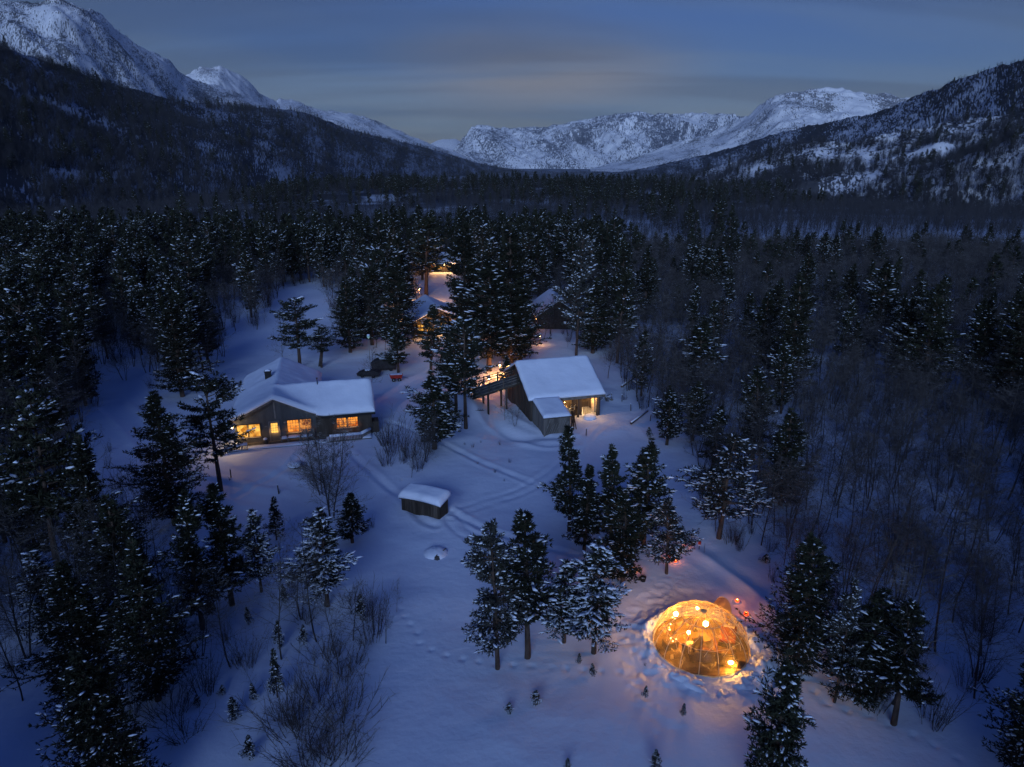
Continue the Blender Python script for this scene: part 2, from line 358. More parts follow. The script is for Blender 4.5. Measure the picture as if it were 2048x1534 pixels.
def track_relief(x, y):
    z = np.zeros(x.shape)
    for P, kind in TRACKS:
        lo = P.min(0)-3; hi = P.max(0)+3
        m = (x > lo[0]) & (x < hi[0]) & (y > lo[1]) & (y < hi[1])
        if not m.any(): continue
        d, s = seg_dist(x[m], y[m], P); dz = 0
        wob = 0.6 + 0.8*np.clip(vnoise(s/1.7, s*0+3, 7)+.5, 0, 1)
        if kind == 'ski':
            for o in (0.55,): dz = dz - 0.075*np.exp(-((d-o)/0.16)**2)*wob + 0.04*np.exp(-((d-1.0)/0.25)**2)*wob
            dz = dz + 0.03*np.exp(-(d/0.2)**2)
        elif kind == 'foot': dz = -0.20*np.exp(-(d/0.30)**2)*wob + 0.08*np.exp(-((d-.65)/0.22)**2)
        elif kind == 'road': dz = -0.28*np.exp(-(d/1.3)**4) + 0.20*np.exp(-((d-1.75)/0.42)**2)*wob
        elif kind == 'rim': dz = 0.20*np.exp(-(d/0.35)**2)*wob - 0.12*np.exp(-((d-1.0)/0.5)**2)
        elif kind == 'prints': dz = -0.13*np.exp(-(d/0.20)**2)*np.clip(np.sin(s*6.2+2*wob), 0, 1)*np.clip(wob*1.6-.6, 0, 1) + 0.05*np.exp(-((d-.3)/.25)**2)*np.clip(vnoise(s*3, s*0, 8)+.3, 0, 1)
        elif kind == 'mess': dz = (0.20*vnoise(x[m]*2.6, y[m]*2.6, 4) - 0.10)*np.exp(-(d/0.9)**2)
        z[m] += dz
    # trampled and dug-out snow round the tent
    q = np.hypot(x-DOME[0], y-DOME[1]); m = q < 7
    z[m] += (0.22*vnoise(x[m]*2.2, y[m]*2.2, 31) + 0.12*vnoise(x[m]*5, y[m]*5, 32))*(1-smooth(3.6, 6.8, q[m]))*smooth(2.7, 3.2, q[m])
    return z*0.5
def ground_hit(u, v):
    r = ray(u, v); t = -CAMZ / r[2] * 0.98 if r[2] < 0 else 600
    for _ in range(40):
        p = np.array([0, 0, CAMZ]) + r*t
        h = float(height(np.array([p[0]]), np.array([p[1]]))[0])
        t += (h - p[2]) / r[2] * 0.8
    p = np.array([0, 0, CAMZ]) + r*t
    return np.array([p[0], p[1], h])
def hz(x, y): return float(height(np.array([x]), np.array([y]))[0])
def hzs(x, y): return height(x, y)

az_in = np.linspace(-47, 47, 640); az_out = np.concatenate([np.linspace(-180, -48, 45), az_in, np.linspace(48, 180, 45)])[:-1]
AZ = np.radians(az_out); nA = len(AZ)
RR = np.concatenate([[0.5, 6, 14, 20], np.geomspace(24, 130, 430), np.geomspace(131, 900, 110)[0:], np.geomspace(950, 17000, 26)]); nR = len(RR)
A_, R_ = np.meshgrid(AZ, RR)
X = R_*np.sin(A_); Y = R_*np.cos(A_)
Z = height(X, Y) + track_relief(X, Y)
V = np.stack([X, Y, Z], -1).reshape(-1, 3)
ii, jj = np.meshgrid(np.arange(nR-1), np.arange(nA), indexing='ij')
j2 = (jj+1) % nA
F = np.stack([ii*nA+jj, ii*nA+j2, (ii+1)*nA+j2, (ii+1)*nA+jj], -1).reshape(-1, 4)[:, ::-1]

def ground_material():
    m = bpy.data.materials.new('snow_ground'); m.use_nodes = True; t = m.node_tree; p = principled(m)
    p.inputs['Roughness'].default_value = 0.6; p.inputs['Specular IOR Level'].default_value = 0.2
    c = t.nodes.new('ShaderNodeTexCoord')
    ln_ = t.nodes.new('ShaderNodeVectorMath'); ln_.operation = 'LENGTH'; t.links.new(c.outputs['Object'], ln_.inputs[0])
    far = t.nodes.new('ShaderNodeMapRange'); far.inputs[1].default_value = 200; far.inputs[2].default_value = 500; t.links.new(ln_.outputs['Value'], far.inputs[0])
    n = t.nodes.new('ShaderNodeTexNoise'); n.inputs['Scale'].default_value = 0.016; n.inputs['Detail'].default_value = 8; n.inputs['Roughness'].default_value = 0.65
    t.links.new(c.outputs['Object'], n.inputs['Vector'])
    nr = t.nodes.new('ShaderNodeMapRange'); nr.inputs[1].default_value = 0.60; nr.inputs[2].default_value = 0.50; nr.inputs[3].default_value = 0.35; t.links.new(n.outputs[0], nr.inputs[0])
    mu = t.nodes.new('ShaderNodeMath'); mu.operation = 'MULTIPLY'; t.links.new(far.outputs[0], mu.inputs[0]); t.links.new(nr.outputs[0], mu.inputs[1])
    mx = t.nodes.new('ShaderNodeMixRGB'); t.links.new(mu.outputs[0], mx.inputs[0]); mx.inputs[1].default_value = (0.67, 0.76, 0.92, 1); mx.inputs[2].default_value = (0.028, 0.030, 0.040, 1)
    t.links.new(mx.outputs[0], p.inputs['Base Color'])
    b1 = t.nodes.new('ShaderNodeTexNoise'); b1.inputs['Scale'].default_value = 0.9; b1.inputs['Detail'].default_value = 7; b1.inputs['Roughness'].default_value = 0.6
    t.links.new(c.outputs['Object'], b1.inputs['Vector'])
    bp = t.nodes.new('ShaderNodeBump'); bp.inputs['Strength'].default_value = 0.35; bp.inputs['Distance'].default_value = 0.25
    t.links.new(b1.outputs[0], bp.inputs['Height']); t.links.new(bp.outputs[0], p.inputs['Normal'])
    return m
M_GROUND = ground_material()
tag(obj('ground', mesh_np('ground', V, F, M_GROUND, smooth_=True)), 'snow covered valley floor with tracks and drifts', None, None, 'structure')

# ------------------------------------------------------------------ mountains: real ridges, lofted from a foot line to a crest line and down behind
def slope_material(name, dark_hi, snow_bias, scale, streak=(1, 0.5, 1), rot=0.0, dark=(0.014, 0.016, 0.024), snowc=(0.78, 0.80, 0.84), zlo=None, zhi=None, contrast=0.05):
    m = bpy.data.materials.new(name); m.use_nodes = True; t = m.node_tree; p = principled(m)
    p.inputs['Roughness'].default_value = 0.9; p.inputs['Specular IOR Level'].default_value = 0.05
    c = t.nodes.new('ShaderNodeTexCoord'); at_ = t.nodes.new('ShaderNodeAttribute'); at_.attribute_name = 'slope_coord'; mpp = t.nodes.new('ShaderNodeMapping'); t.links.new(at_.outputs['Vector'], mpp.inputs[0])
    mpp.inputs['Scale'].default_value = streak; mpp.inputs['Rotation'].default_value = (0, 0, rot)
    def noise(sc, det, rg):
        n = t.nodes.new('ShaderNodeTexNoise'); n.inputs['Scale'].default_value = sc; n.inputs['Detail'].default_value = det; n.inputs['Roughness'].default_value = rg
        t.links.new(mpp.outputs[0], n.inputs['Vector']); return n.outputs[0]
    a = noise(scale, 9, 0.72); b = noise(scale*0.13, 4, 0.5)
    s = t.nodes.new('ShaderNodeMath'); s.operation = 'MULTIPLY_ADD'; t.links.new(b, s.inputs[0]); s.inputs[1].default_value = 0.9; t.links.new(a, s.inputs[2])
    c3 = noise(scale*4.5, 3, 0.6); s3 = t.nodes.new('ShaderNodeMath'); s3.operation = 'MULTIPLY_ADD'; t.links.new(c3, s3.inputs[0]); s3.inputs[1].default_value = 1.05; t.links.new(s.outputs[0], s3.inputs[2])
    s4 = t.nodes.new('ShaderNodeMath'); s4.operation = 'SUBTRACT'; t.links.new(s3.outputs[0], s4.inputs[0]); s4.inputs[1].default_value = 0.525
    val = s4.outputs[0]
    if zlo is not None:   # the tree line: bare snow above, forest below
        sp_ = t.nodes.new('ShaderNodeSeparateXYZ'); t.links.new(c.outputs['Object'], sp_.inputs[0])
        zr = t.nodes.new('ShaderNodeMapRange'); zr.inputs[1].default_value = zlo; zr.inputs[2].default_value = zhi; zr.inputs[3].default_value = 0.28; zr.inputs[4].default_value = -0.22
        t.links.new(sp_.outputs[2], zr.inputs[0])
        ad = t.nodes.new('ShaderNodeMath'); ad.operation = 'ADD'; t.links.new(val, ad.inputs[0]); t.links.new(zr.outputs[0], ad.inputs[1]); val = ad.outputs[0]
    r = t.nodes.new('ShaderNodeMapRange'); t.links.new(val, r.inputs[0]); r.inputs[1].default_value = snow_bias - contrast; r.inputs[2].default_value = snow_bias + contrast; r.inputs[4].default_value = dark_hi
    mx = t.nodes.new('ShaderNodeMixRGB'); t.links.new(r.outputs[0], mx.inputs[0]); mx.inputs[1].default_value = (*snowc, 1); mx.inputs[2].default_value = (*dark, 1)
    t.links.new(mx.outputs[0], p.inputs['Base Color'])
    return m
SLOPES = {}
def mountain(name, crest, foot, material, label, jag=6.0, rough=0.10, nu=340, nv=110, seed=1, power=0.8, gully=0.0, back=1.0):
    """crest: (u, v, dist) picture direction and true distance of the ridge; foot: (u, dist) of the bottom line."""
    c = np.array(crest, float); f = np.array(foot, float)
    us = np.linspace(c[0, 0], c[-1, 0], nu)
    cv = np.interp(us, c[:, 0], c[:, 1]); cd = np.interp(us, c[:, 0], c[:, 2]); fd = np.interp(us, f[:, 0], f[:, 1])
    k = np.ones(5)/5
    cvs = np.convolve(np.pad(cv, 2, 'edge'), k, 'valid'); cds = np.convolve(np.pad(cd, 8, 'edge'), np.ones(17)/17, 'valid'); fds = np.convolve(np.pad(fd, 8, 'edge'), np.ones(17)/17, 'valid')
    cr_ = np.array([at_dist(u, v, d) for u, v, d in zip(us, cvs, cds)])
    ft = []
    for u, d in zip(us, fds):
        q = at_dist(u, 400, d); ft.append((q[0], q[1], -6.0))
    ft = np.array(ft)
    t = np.concatenate([np.linspace(0, 1, nv), 1 + np.linspace(0.04, 1, 24)])
    T = t[:, None]
    Tc = np.minimum(T, 1)
    X = ft[None, :, 0]*(1-T) + cr_[None, :, 0]*T; Y = ft[None, :, 1]*(1-T) + cr_[None, :, 1]*T
    H = cr_[None, :, 2] + 6
    Z = -6 + H*np.power(Tc, power)
    Z = np.where(T > 1, -6 + H*(1 - (T-1)**1.5*back), Z)
    L = float(np.mean(np.hypot(*(cr_[:, :2]-ft[:, :2]).T)))
    env = np.where(T <= 1, np.sin(np.pi*np.clip(T, 0, 1))**0.7, 0.3*(T-1))
    Z = Z + H*rough*2*env*fbm(X/(L*.35), Y/(L*.35), 6, seed, 0.55)
    if gully > 0:
        g = 1 - 2*np.abs(fbm((X+Z*1.2)/(L*.16), (Y*0.3+Z*.3)/(L*.5), 3, seed+5))
        Z = Z + H*gully*env*(g-0.8)
    Z = Z + jag*np.where(T > 0.93, 1, 0)*fbm(X/(L*.06), Y/(L*.06), 4, seed+2, 0.6)*1.3
    V = np.stack([X + 0*T, Y + 0*T, Z], -1)
    n1, n2 = V.shape[:2]
    a, b = np.meshgrid(np.arange(n1-1), np.arange(n2-1), indexing='ij')
    F = np.stack([a*n2+b, a*n2+b+1, (a+1)*n2+b+1, (a+1)*n2+b], -1).reshape(-1, 4)
    me_ = mesh_np(name, V.reshape(-1, 3), F, material, smooth_=True)
    mid = (ft+cr_)/2; sa = np.concatenate([[0], np.cumsum(np.hypot(*np.diff(mid[:, :2], axis=0).T))]); ta = np.hypot(*(cr_[:, :2]-ft[:, :2]).T)
    tt = np.where(t > 1, t, t)[:, None]*ta[None, :]; sc4 = np.stack([np.broadcast_to(sa[None, :], tt.shape), tt, 0*tt], -1).reshape(-1, 3)
    at4 = me_.attributes.new('slope_coord', 'FLOAT_VECTOR', 'POINT'); at4.data.foreach_set('vector', sc4.astype(np.float32).ravel())
    o = obj(name, me_)
    tag(o, label, None, None, 'structure')
    SLOPES[label] = (V[:nv], us)
    return V[:nv], us

L1 = mountain('hillside', [(-500,60,650),(-200,70,750),(0,92,900),(100,122,980),(200,162,1080),(300,188,1200),(400,205,1350),(520,214,1600),(600,222,1800),(640,236,1950),(700,260,2200),(800,283,2700),(870,300,3100),(950,325,3700),(1040,343,4300),(1100,349,4700)],
      [(-500,330),(0,450),(300,520),(450,600),(700,900),(870,1400),(950,2000),(1040,2900),(1100,3300)],
      slope_material('wooded_slope_left', 0.95, 0.90, 0.06, streak=(1, 0.22, 1), snowc=(.24, .28, .37)), 'dark wooded hillside rising on the left of the valley', jag=3, rough=0.07, seed=11, power=0.9)
L2 = mountain('mountain', [(-600,-260,1500),(-300,-120,1600),(-100,-20,1700),(0,6,1850),(40,2,1900),(120,0,1950),(170,12,2000),(215,42,2100),(240,66,2150),(300,100,2250),(340,120,2350),(365,150,2450),(420,168,2600),(470,182,2700),(560,230,2900)],
      [(-600,900),(0,1050),(300,1350),(560,1900)],
      slope_material('snowy_mountain_left', 0.85, 0.985, 0.06, streak=(1, 0.55, 1), dark=(0.06, 0.065, 0.075)), 'snowy rounded mountain at the upper left above the dark wooded hillside', jag=10, rough=0.10, seed=4, gully=0.05)
L2b = mountain('mountain', [(330,190,3600),(372,148,3600),(400,136,3700),(440,133,3750),(480,148,3850),(500,165,3900),(520,185,4000),(560,208,4200),(640,260,4400)],
      [(330,2500),(640,3200)],
      slope_material('snowy_knoll', 0.72, 1.06, 0.05, dark=(0.07, 0.075, 0.09)), 'small snowy knoll behind the left mountain shoulder', jag=8, rough=0.08, seed=23)
L2c = mountain('mountain', [(530,230,4300),(560,197,4300),(600,204,4500),(625,215,4600),(650,222,4700),(700,226,4900),(740,238,5100),(780,255,5300),(820,272,5500),(860,288,5700),(900,300,6000),(960,325,6300)],
      [(530,2900),(800,3600),(960,4800)],
      slope_material('snowy_ridge_low', 0.80, 1.02, 0.03, dark=(0.06, 0.065, 0.08)), 'low snow-streaked ridge running down to the valley mouth on the left', jag=14, rough=0.08, seed=31)
FP = mountain('mountain', [(830,315,14000),(862,287,14000),(880,279,14000),(910,277,14200),(930,287,14300),(990,320,14500)],
      [(830,12500),(990,12500)], slope_material('far_snow_peak', 0.15, 1.1, 0.004), 'distant white peak framed in the gap at the end of the valley', jag=10, rough=0.03, nu=80, nv=40, seed=41)
CM = mountain('mountain', [(896,318,8000),(915,293,8000),(930,274,8000),(944,256,8000),(960,252,8000),(1000,257,8100),(1050,256,8200),(1100,253,8200),(1150,244,8200),(1180,238,8100),(1215,228,8000),(1260,225,7900),(1320,229,7700),(1400,228,7400),(1480,232,7000),(1560,240,6500),(1640,255,6200)],
      [(896,6600),(1100,6100),(1300,5400),(1640,4700)],
      slope_material('central_massif', 0.90, 0.965, 0.018, streak=(1, 0.42, 1), rot=0.75, dark=(0.05, 0.06, 0.09)), 'long snow-streaked plateau mountain closing the valley ahead', jag=24, rough=0.12, nu=520, nv=150, seed=57, gully=0.22, power=0.75)
R2 = mountain('mountain', [(1180,338,4400),(1260,320,4300),(1340,292,4100),(1420,266,3900),(1475,242,3800),(1500,228,3700),(1525,212,3600),(1550,194,3500),(1580,183,3450),(1620,181,3450),(1680,178,3500),(1730,183,3550),(1780,192,3600),(1850,205,3600),(2000,230,3600),(2200,250,3600)],
      [(1180,3300),(1500,2500),(2200,2000)],
      slope_material('right_snow_peak', 0.84, 1.03, 0.04, streak=(1, 0.55, 1), dark=(0.06, 0.065, 0.08)), 'rocky snow-topped peak on the right behind the dark ridge', jag=14, rough=0.12, nu=420, nv=130, seed=63, gully=0.10)
R1 = mountain('hillside', [(1180,352,3400),(1240,346,3100),(1300,335,2800),(1400,312,2400),(1450,300,2200),(1550,268,1900),(1620,252,1750),(1700,236,1650),(1760,222,1550),(1810,203,1500),(1860,180,1450),(1920,160,1350),(1980,138,1300),(2048,120,1200),(2150,80,1150),(2500,-40,1000)],
      [(1180,2500),(1400,1500),(1600,1150),(1800,1000),(2048,850),(2500,700)],
      slope_material('wooded_slope_right', 0.95, 0.87, 0.06, streak=(1, 0.22, 1), snowc=(.42, .47, .57)), 'dark wooded ridge climbing out of the picture on the right', jag=5, rough=0.08, seed=71, power=0.9)
R0 = mountain('hillside', [(1200,372,1900),(1260,366,1700),(1330,360,1500),(1400,348,1300),(1450,330,1150),(1500,318,1080),(1550,302,1020),(1600,288,980),(1640,284,960),(1700,286,930),(1800,268,900),(1900,245,880),(2048,225,850),(2500,150,760)],
      [(1200,1500),(1300,1050),(1400,760),(1500,640),(1800,560),(2048,520),(2500,430)],
      slope_material('rocky_slope_right', 0.92, 0.955, 0.07, streak=(1, 0.34, 1), dark=(0.018, 0.020, 0.028)), 'nearer rocky hillside with snow patches at the foot of the right ridge', jag=4, rough=0.16, seed=83, gully=0.07, power=0.8)

# ------------------------------------------------------------------ tree geometry (numpy)
ICO_V = None
def ico():
    global ICO_V
    if ICO_V is None:
        p = (1+5**.5)/2
        v = np.array([(-1,p,0),(1,p,0),(-1,-p,0),(1,-p,0),(0,-1,p),(0,1,p),(0,-1,-p),(0,1,-p),(p,0,-1),(p,0,1),(-p,0,-1),(-p,0,1)], float)
        v /= np.linalg.norm(v[0])
        f = np.array([(0,11,5),(0,5,1),(0,1,7),(0,7,10),(0,10,11),(1,5,9),(5,11,4),(11,10,2),(10,7,6),(7,1,8),(3,9,4),(3,4,2),(3,2,6),(3,6,8),(3,8,9),(4,9,5),(2,4,11),(6,2,10),(8,6,7),(9,8,1)])
        ICO_V = (v, f)
    return ICO_V
def frames(D):
    D = D/(np.linalg.norm(D, axis=1, keepdims=True)+1e-9)
    up = np.where(np.abs(D[:, 2:3]) > 0.9, np.array([[1.0, 0, 0]]), np.array([[0, 0, 1.0]]))
    A = np.cross(D, up); A /= np.linalg.norm(A, axis=1, keepdims=True)+1e-9
    return D, A, np.cross(A, D)
def tubes(P0, P1, R0_, R1_, n=3):
    P0 = np.asarray(P0, float); P1 = np.asarray(P1, float); R0_ = np.asarray(R0_, float); R1_ = np.asarray(R1_, float)
    D, A, B = frames(P1-P0); m = len(P0)
    ang = np.arange(n)*2*np.pi/n + np.pi/2
    c = np.cos(ang)[None, :, None]; s = np.sin(ang)[None, :, None]
    V0 = P0[:, None]+R0_[:, None, None]*(c*A[:, None]+s*B[:, None]); V1 = P1[:, None]+R1_[:, None, None]*(c*A[:, None]+s*B[:, None])
    V = np.concatenate([V0, V1], 1).reshape(-1, 3)
    b = (np.arange(m)*2*n)[:, None, None]; i = np.arange(n)
    q = np.stack([i, (i+1) % n, n+(i+1) % n, n+i], -1)[None]
    return V, (b+q).reshape(-1, 4)
def blades(P, D, nb, ln_, wd, rng, spread=0.75):
    P = np.repeat(P, nb, 0); D = np.repeat(D, nb, 0)
    D = D/(np.linalg.norm(D, axis=1, keepdims=True)+1e-9) + spread*rng.normal(size=D.shape)
    D, A, B = frames(D)
    th = rng.random(len(P))*np.pi; S_ = np.cos(th)[:, None]*A + np.sin(th)[:, None]*B
    l = (ln_*(0.7+0.6*rng.random(len(P))))[:, None]; w_ = wd*(0.7+0.6*rng.random(len(P)))[:, None]
    V = np.stack([P, P+D*l*.45+S_*w_, P+D*l, P+D*l*.45-S_*w_], 1).reshape(-1, 3)
    F = np.arange(len(V)).reshape(-1, 4)
    return V, F
def clumps(P, D, rr, rng, flat=0.5):
    v, f = ico(); m = len(P)
    D = D.copy(); D[:, 2] *= 0.4
    D, A, B = frames(D+1e-4)
    r = rr*(0.6+0.8*rng.random(m))
    loc = v[None]*np.ones((m, 1, 1))*(1+0.38*rng.normal(size=(m, 12, 1))).clip(.35, 1.9)
    V = P[:, None] + r[:, None, None]*(2.0*loc[..., 0:1]*D[:, None] + 0.70*loc[..., 1:2]*A[:, None] + flat*loc[..., 2:3]*B[:, None])
    F = (np.arange(m)*12)[:, None, None]+f[None]
    return V.reshape(-1, 3), F.reshape(-1, 3)
def pine_geo(seed, W=3.2, cb=0.12, whorls=34, per=5, snow=0.3, snow_r=0.16, shape='cone', up=0.35, nb=8, blade=0.27, bw=0.035, tstep=0.23, sub=6, gap=0.1, lod=1.0, lean=0.0):
    rng = np.random.default_rng(seed); H = 10.0
    # trunk
    nz = 12; zs = np.linspace(-0.4, H*0.97, nz); wob = np.cumsum(rng.normal(size=(nz, 2))*0.05, 0)*(zs[:, None]/H+.2)
    wob[:, 0] += lean*zs/H
    tx = lambda z: np.stack([np.interp(z, zs, wob[:, 0]), np.interp(z, zs, wob[:, 1])], -1)
    pts = np.column_stack([wob, zs]); tr_ = 0.17*(1-zs/H*0.9)+0.012
    TV, TF = tubes(pts[:-1], pts[1:], tr_[:-1], tr_[1:], 7)
    P0, P1, RA, RB = [], [], [], []; TP, TD, TT = [], [], []
    lop = rng.random(12)*0.5+0.78
    for w_i in range(whorls):
        t = (w_i + 0.7*rng.random())/whorls; z = H*(cb+(0.985-cb)*t)*(1+0*t)
        if shape == 'cone': prof = (1-t)**0.85*(0.35+0.65*min(1, t/0.16+0.35))
        elif shape == 'column': prof = (1-t**3.0)**0.9*(0.55+0.45*min(1, t/0.25))*0.95
        elif shape == 'round': prof = math.sqrt(max(0.02, 1-(abs(t-0.42)/0.60)**2.2))
        else: prof = (1-t)**0.6*(0.5+0.5*min(1, t/0.2))
        prof = max(prof, 0.08)
        for b in range(per):
            if rng.random() < gap: continue
            az = rng.random()*2*math.pi; k = int(az/(2*math.pi)*12)
            lobe = float(vnoise(np.array([math.cos(az)*1.6+seed]), np.array([math.sin(az)*1.6+t*5.0]), seed)[0])*1.15 + 1.0
            if lobe < 0.68 and rng.random() < 0.55: continue
            L = W/2*prof*(0.60+0.5*rng.random())*lop[k % 12]*min(1.5, lobe)*(1.3 if rng.random() < .12 else 1)
            if L < 0.18: L = 0.18
            p = np.array([*tx(z), z + rng.normal()*0.22])
            d = np.array([math.cos(az), math.sin(az), up*(0.15+1.4*t) - 0.18*(1-t)])
            ns = 4; q = p.copy(); path = [q.copy()]
            for s in range(ns):
                d2 = d + np.array([0, 0, 0.16*s*(1 if up > 0 else 0.2)]) + rng.normal(size=3)*0.13
                d2 = d2/np.linalg.norm(d2); q = q + d2*L/ns; path.append(q.copy())
            path = np.array(path); r0 = 0.012+0.018*L
            for s in range(ns):
                P0.append(path[s]); P1.append(path[s+1]); RA.append(r0*(1-s/ns*0.8)); RB.append(r0*(1-(s+1)/ns*0.8))
            dd = (path[-1]-path[-2]); dd /= np.linalg.norm(dd)
            # side shoots
            for s in range(sub):
                ts = 0.22+0.76*(s+rng.random()*.6)/sub; i0 = min(ns-1, int(ts*ns)); fr = ts*ns-i0
                pb = path[i0]*(1-fr)+path[i0+1]*fr; side = 1 if s % 2 else -1
                a2 = az+side*(0.6+0.5*rng.random()); l2 = L*0.42*(1.15-ts*.7)*(0.7+.6*rng.random())+0.05
                e = np.array([math.cos(a2), math.sin(a2), d[2]*.6+0.25*rng.random()]); e /= np.linalg.norm(e)
                P0.append(pb); P1.append(pb+e*l2); RA.append(r0*.4); RB.append(0.006)
                nt_ = max(1, int(l2/tstep/1.0+0.5))
                for q_ in range(nt_):
                    TP.append(pb+e*l2*(q_+0.6)/nt_); TD.append(e+np.array([0, 0, .45])); TT.append(t)
            nt_ = max(1, int(L*0.7/tstep+.5))
            for q_ in range(nt_):
                ts = 0.3+0.7*(q_+1)/nt_; i0 = min(ns-1, int(ts*ns*0.999)); fr = ts*ns-i0
                TP.append(path[i0]*(1-fr)+path[i0+1]*fr); TD.append(dd+np.array([0, 0, .4])); TT.append(t)
    top = pts[-1]
    for q_ in range(4): TP.append(top+np.array([0, 0, .1*q_])); TD.append(np.array([0, 0, 1.0])); TT.append(1)
    BV, BF = tubes(np.array(P0), np.array(P1), np.array(RA), np.array(RB), 3)
    TV = np.vstack([TV, BV]); TF = np.vstack([TF, BF+len(TV)-len(BV)])
    TP = np.array(TP); TD = np.array(TD); TT = np.array(TT)
    if lod < 1:
        keep = rng.random(len(TP)) < lod; TP, TD, TT = TP[keep], TD[keep], TT[keep]
    CV, CF = blades(TP, TD, nb, blade, bw, rng)
    rad = np.hypot(TP[:, 0], TP[:, 1]); rmax = W/2
    pr = 1.15*snow*(0.25+1.1*np.clip(rad/(rmax*0.9), 0, 1))*(0.6+0.8*(vn3(TP*0.8, seed)+.5))
    keep = rng.random(len(TP)) < pr
    SP_ = TP[keep]+TD[keep]*0.08+np.array([0, 0, 0.05])
    SD_ = np.column_stack([SP_[:, 0], SP_[:, 1], 0*SP_[:, 2]])*.6/(np.hypot(SP_[:, 0], SP_[:, 1])[:, None]+.01) + TD[keep]
    SV, SF = clumps(SP_, SD_, np.minimum(snow_r*np.exp(0.4*rng.normal(size=keep.sum()))*0.50, snow_r*0.8), rng, 0.40)
    return dict(trunk=(TV, TF), crown=(CV, CF), snow=(SV, SF), W=W)
def vn3(p, s): return vnoise(p[:, 0]+p[:, 2]*1.3, p[:, 1]-p[:, 2]*.7, s)
def birch_geo(seed, stems=2, H=9.0, nb=15, sub=5, tw=3, thick=1.0, spread=0.35, crown=0.30, blen=2.6, n=3, leanv=0.12, upw=0.9):
    rng = np.random.default_rng(seed); P0, P1, RA, RB = [], [], [], []
    def limb(p, d, L, r, k, curl):
        pts = [p]; d = d/np.linalg.norm(d)
        for s in range(k):
            d = d + rng.normal(size=3)*curl + np.array([0, 0, 0.06]); d = d/np.linalg.norm(d); p = p+d*L/k; pts.append(p)
        for s in range(k):
            P0.append(pts[s]); P1.append(pts[s+1]); RA.append(max(r*(1-s/k*.75), .006*thick)); RB.append(max(r*(1-(s+1)/k*.75), .005*thick))
        return np.array(pts), d
    for st in range(stems):
        a = rng.random()*6.28; hh = H*(0.75+.25*rng.random()) if stems > 1 else H
        base = np.array([math.cos(a)*.15*(stems > 1), math.sin(a)*.15*(stems > 1), -0.3])
        d = np.array([math.cos(a)*leanv*(1+stems*.3), math.sin(a)*leanv*(1+stems*.3), 1.0])
        tp, _ = limb(base, d, hh, 0.055*thick*(H/7)+.015, 7, 0.06)
        for b in range(nb):
            t = crown+(0.98-crown)*(b+rng.random())/nb; i = min(6, int(t*7)); fr = t*7-i; p = tp[i]*(1-fr)+tp[i+1]*fr
            az = rng.random()*6.28; L = blen*(1.1-t*.75)*(.6+.6*rng.random())
            d = np.array([math.cos(az), math.sin(az), upw*(.4+.8*rng.random())])
            bp_, bd = limb(p, d, L, 0.022*thick*(1.2-t*.6), 3, 0.16)
            for s in range(sub):
                ts = .2+.8*(s+rng.random()*.7)/sub; i2 = min(2, int(ts*3)); f2 = ts*3-i2; p2 = bp_[i2]*(1-f2)+bp_[i2+1]*f2
                d2 = bd+rng.normal(size=3)*.6; l2 = L*.42*(.6+.6*rng.random())
                sp_, sd_ = limb(p2, d2, l2, 0.011*thick, 2, .15)
                for q in range(tw):
                    p3 = sp_[1]*(1-q/tw)+sp_[2]*(q/tw); limb(p3, sd_+rng.normal(size=3)*.7, l2*.5, 0.007*thick, 1, .1)
    return tubes(np.array(P0), np.array(P1), np.array(RA), np.array(RB), n)
def bush_geo(seed, stems=26, H=3.6, spread=1.3):
    rng = np.random.default_rng(seed); P0, P1, RA, RB = [], [], [], []
    for s in range(stems):
        a = rng.random()*6.28; r = spread*rng.random()**.7
        p = np.array([math.cos(a)*r*.5, math.sin(a)*r*.5, -.2]); d = np.array([math.cos(a)*.22*r, math.sin(a)*.22*r, 1.0]); h = H*(.5+.5*rng.random())
        k = 5
        for i in range(k):
            d = d+rng.normal(size=3)*.07; q = p+d/np.linalg.norm(d)*h/k
            P0.append(p); P1.append(q); RA.append(.016*(1-i/k*.7)); RB.append(.016*(1-(i+1)/k*.7)+.003)
            if i > 0:
                for j in range(3):
                    e = d+rng.normal(size=3)*.45; e /= np.linalg.norm(e); l = h*.16*(.5+rng.random()); t = rng.random(); o = p*(1-t)+q*t
                    P0.append(o); P1.append(o+e*l); RA.append(.007); RB.append(.004)
            p = q
    return tubes(np.array(P0), np.array(P1), np.array(RA), np.array(RB), 3)

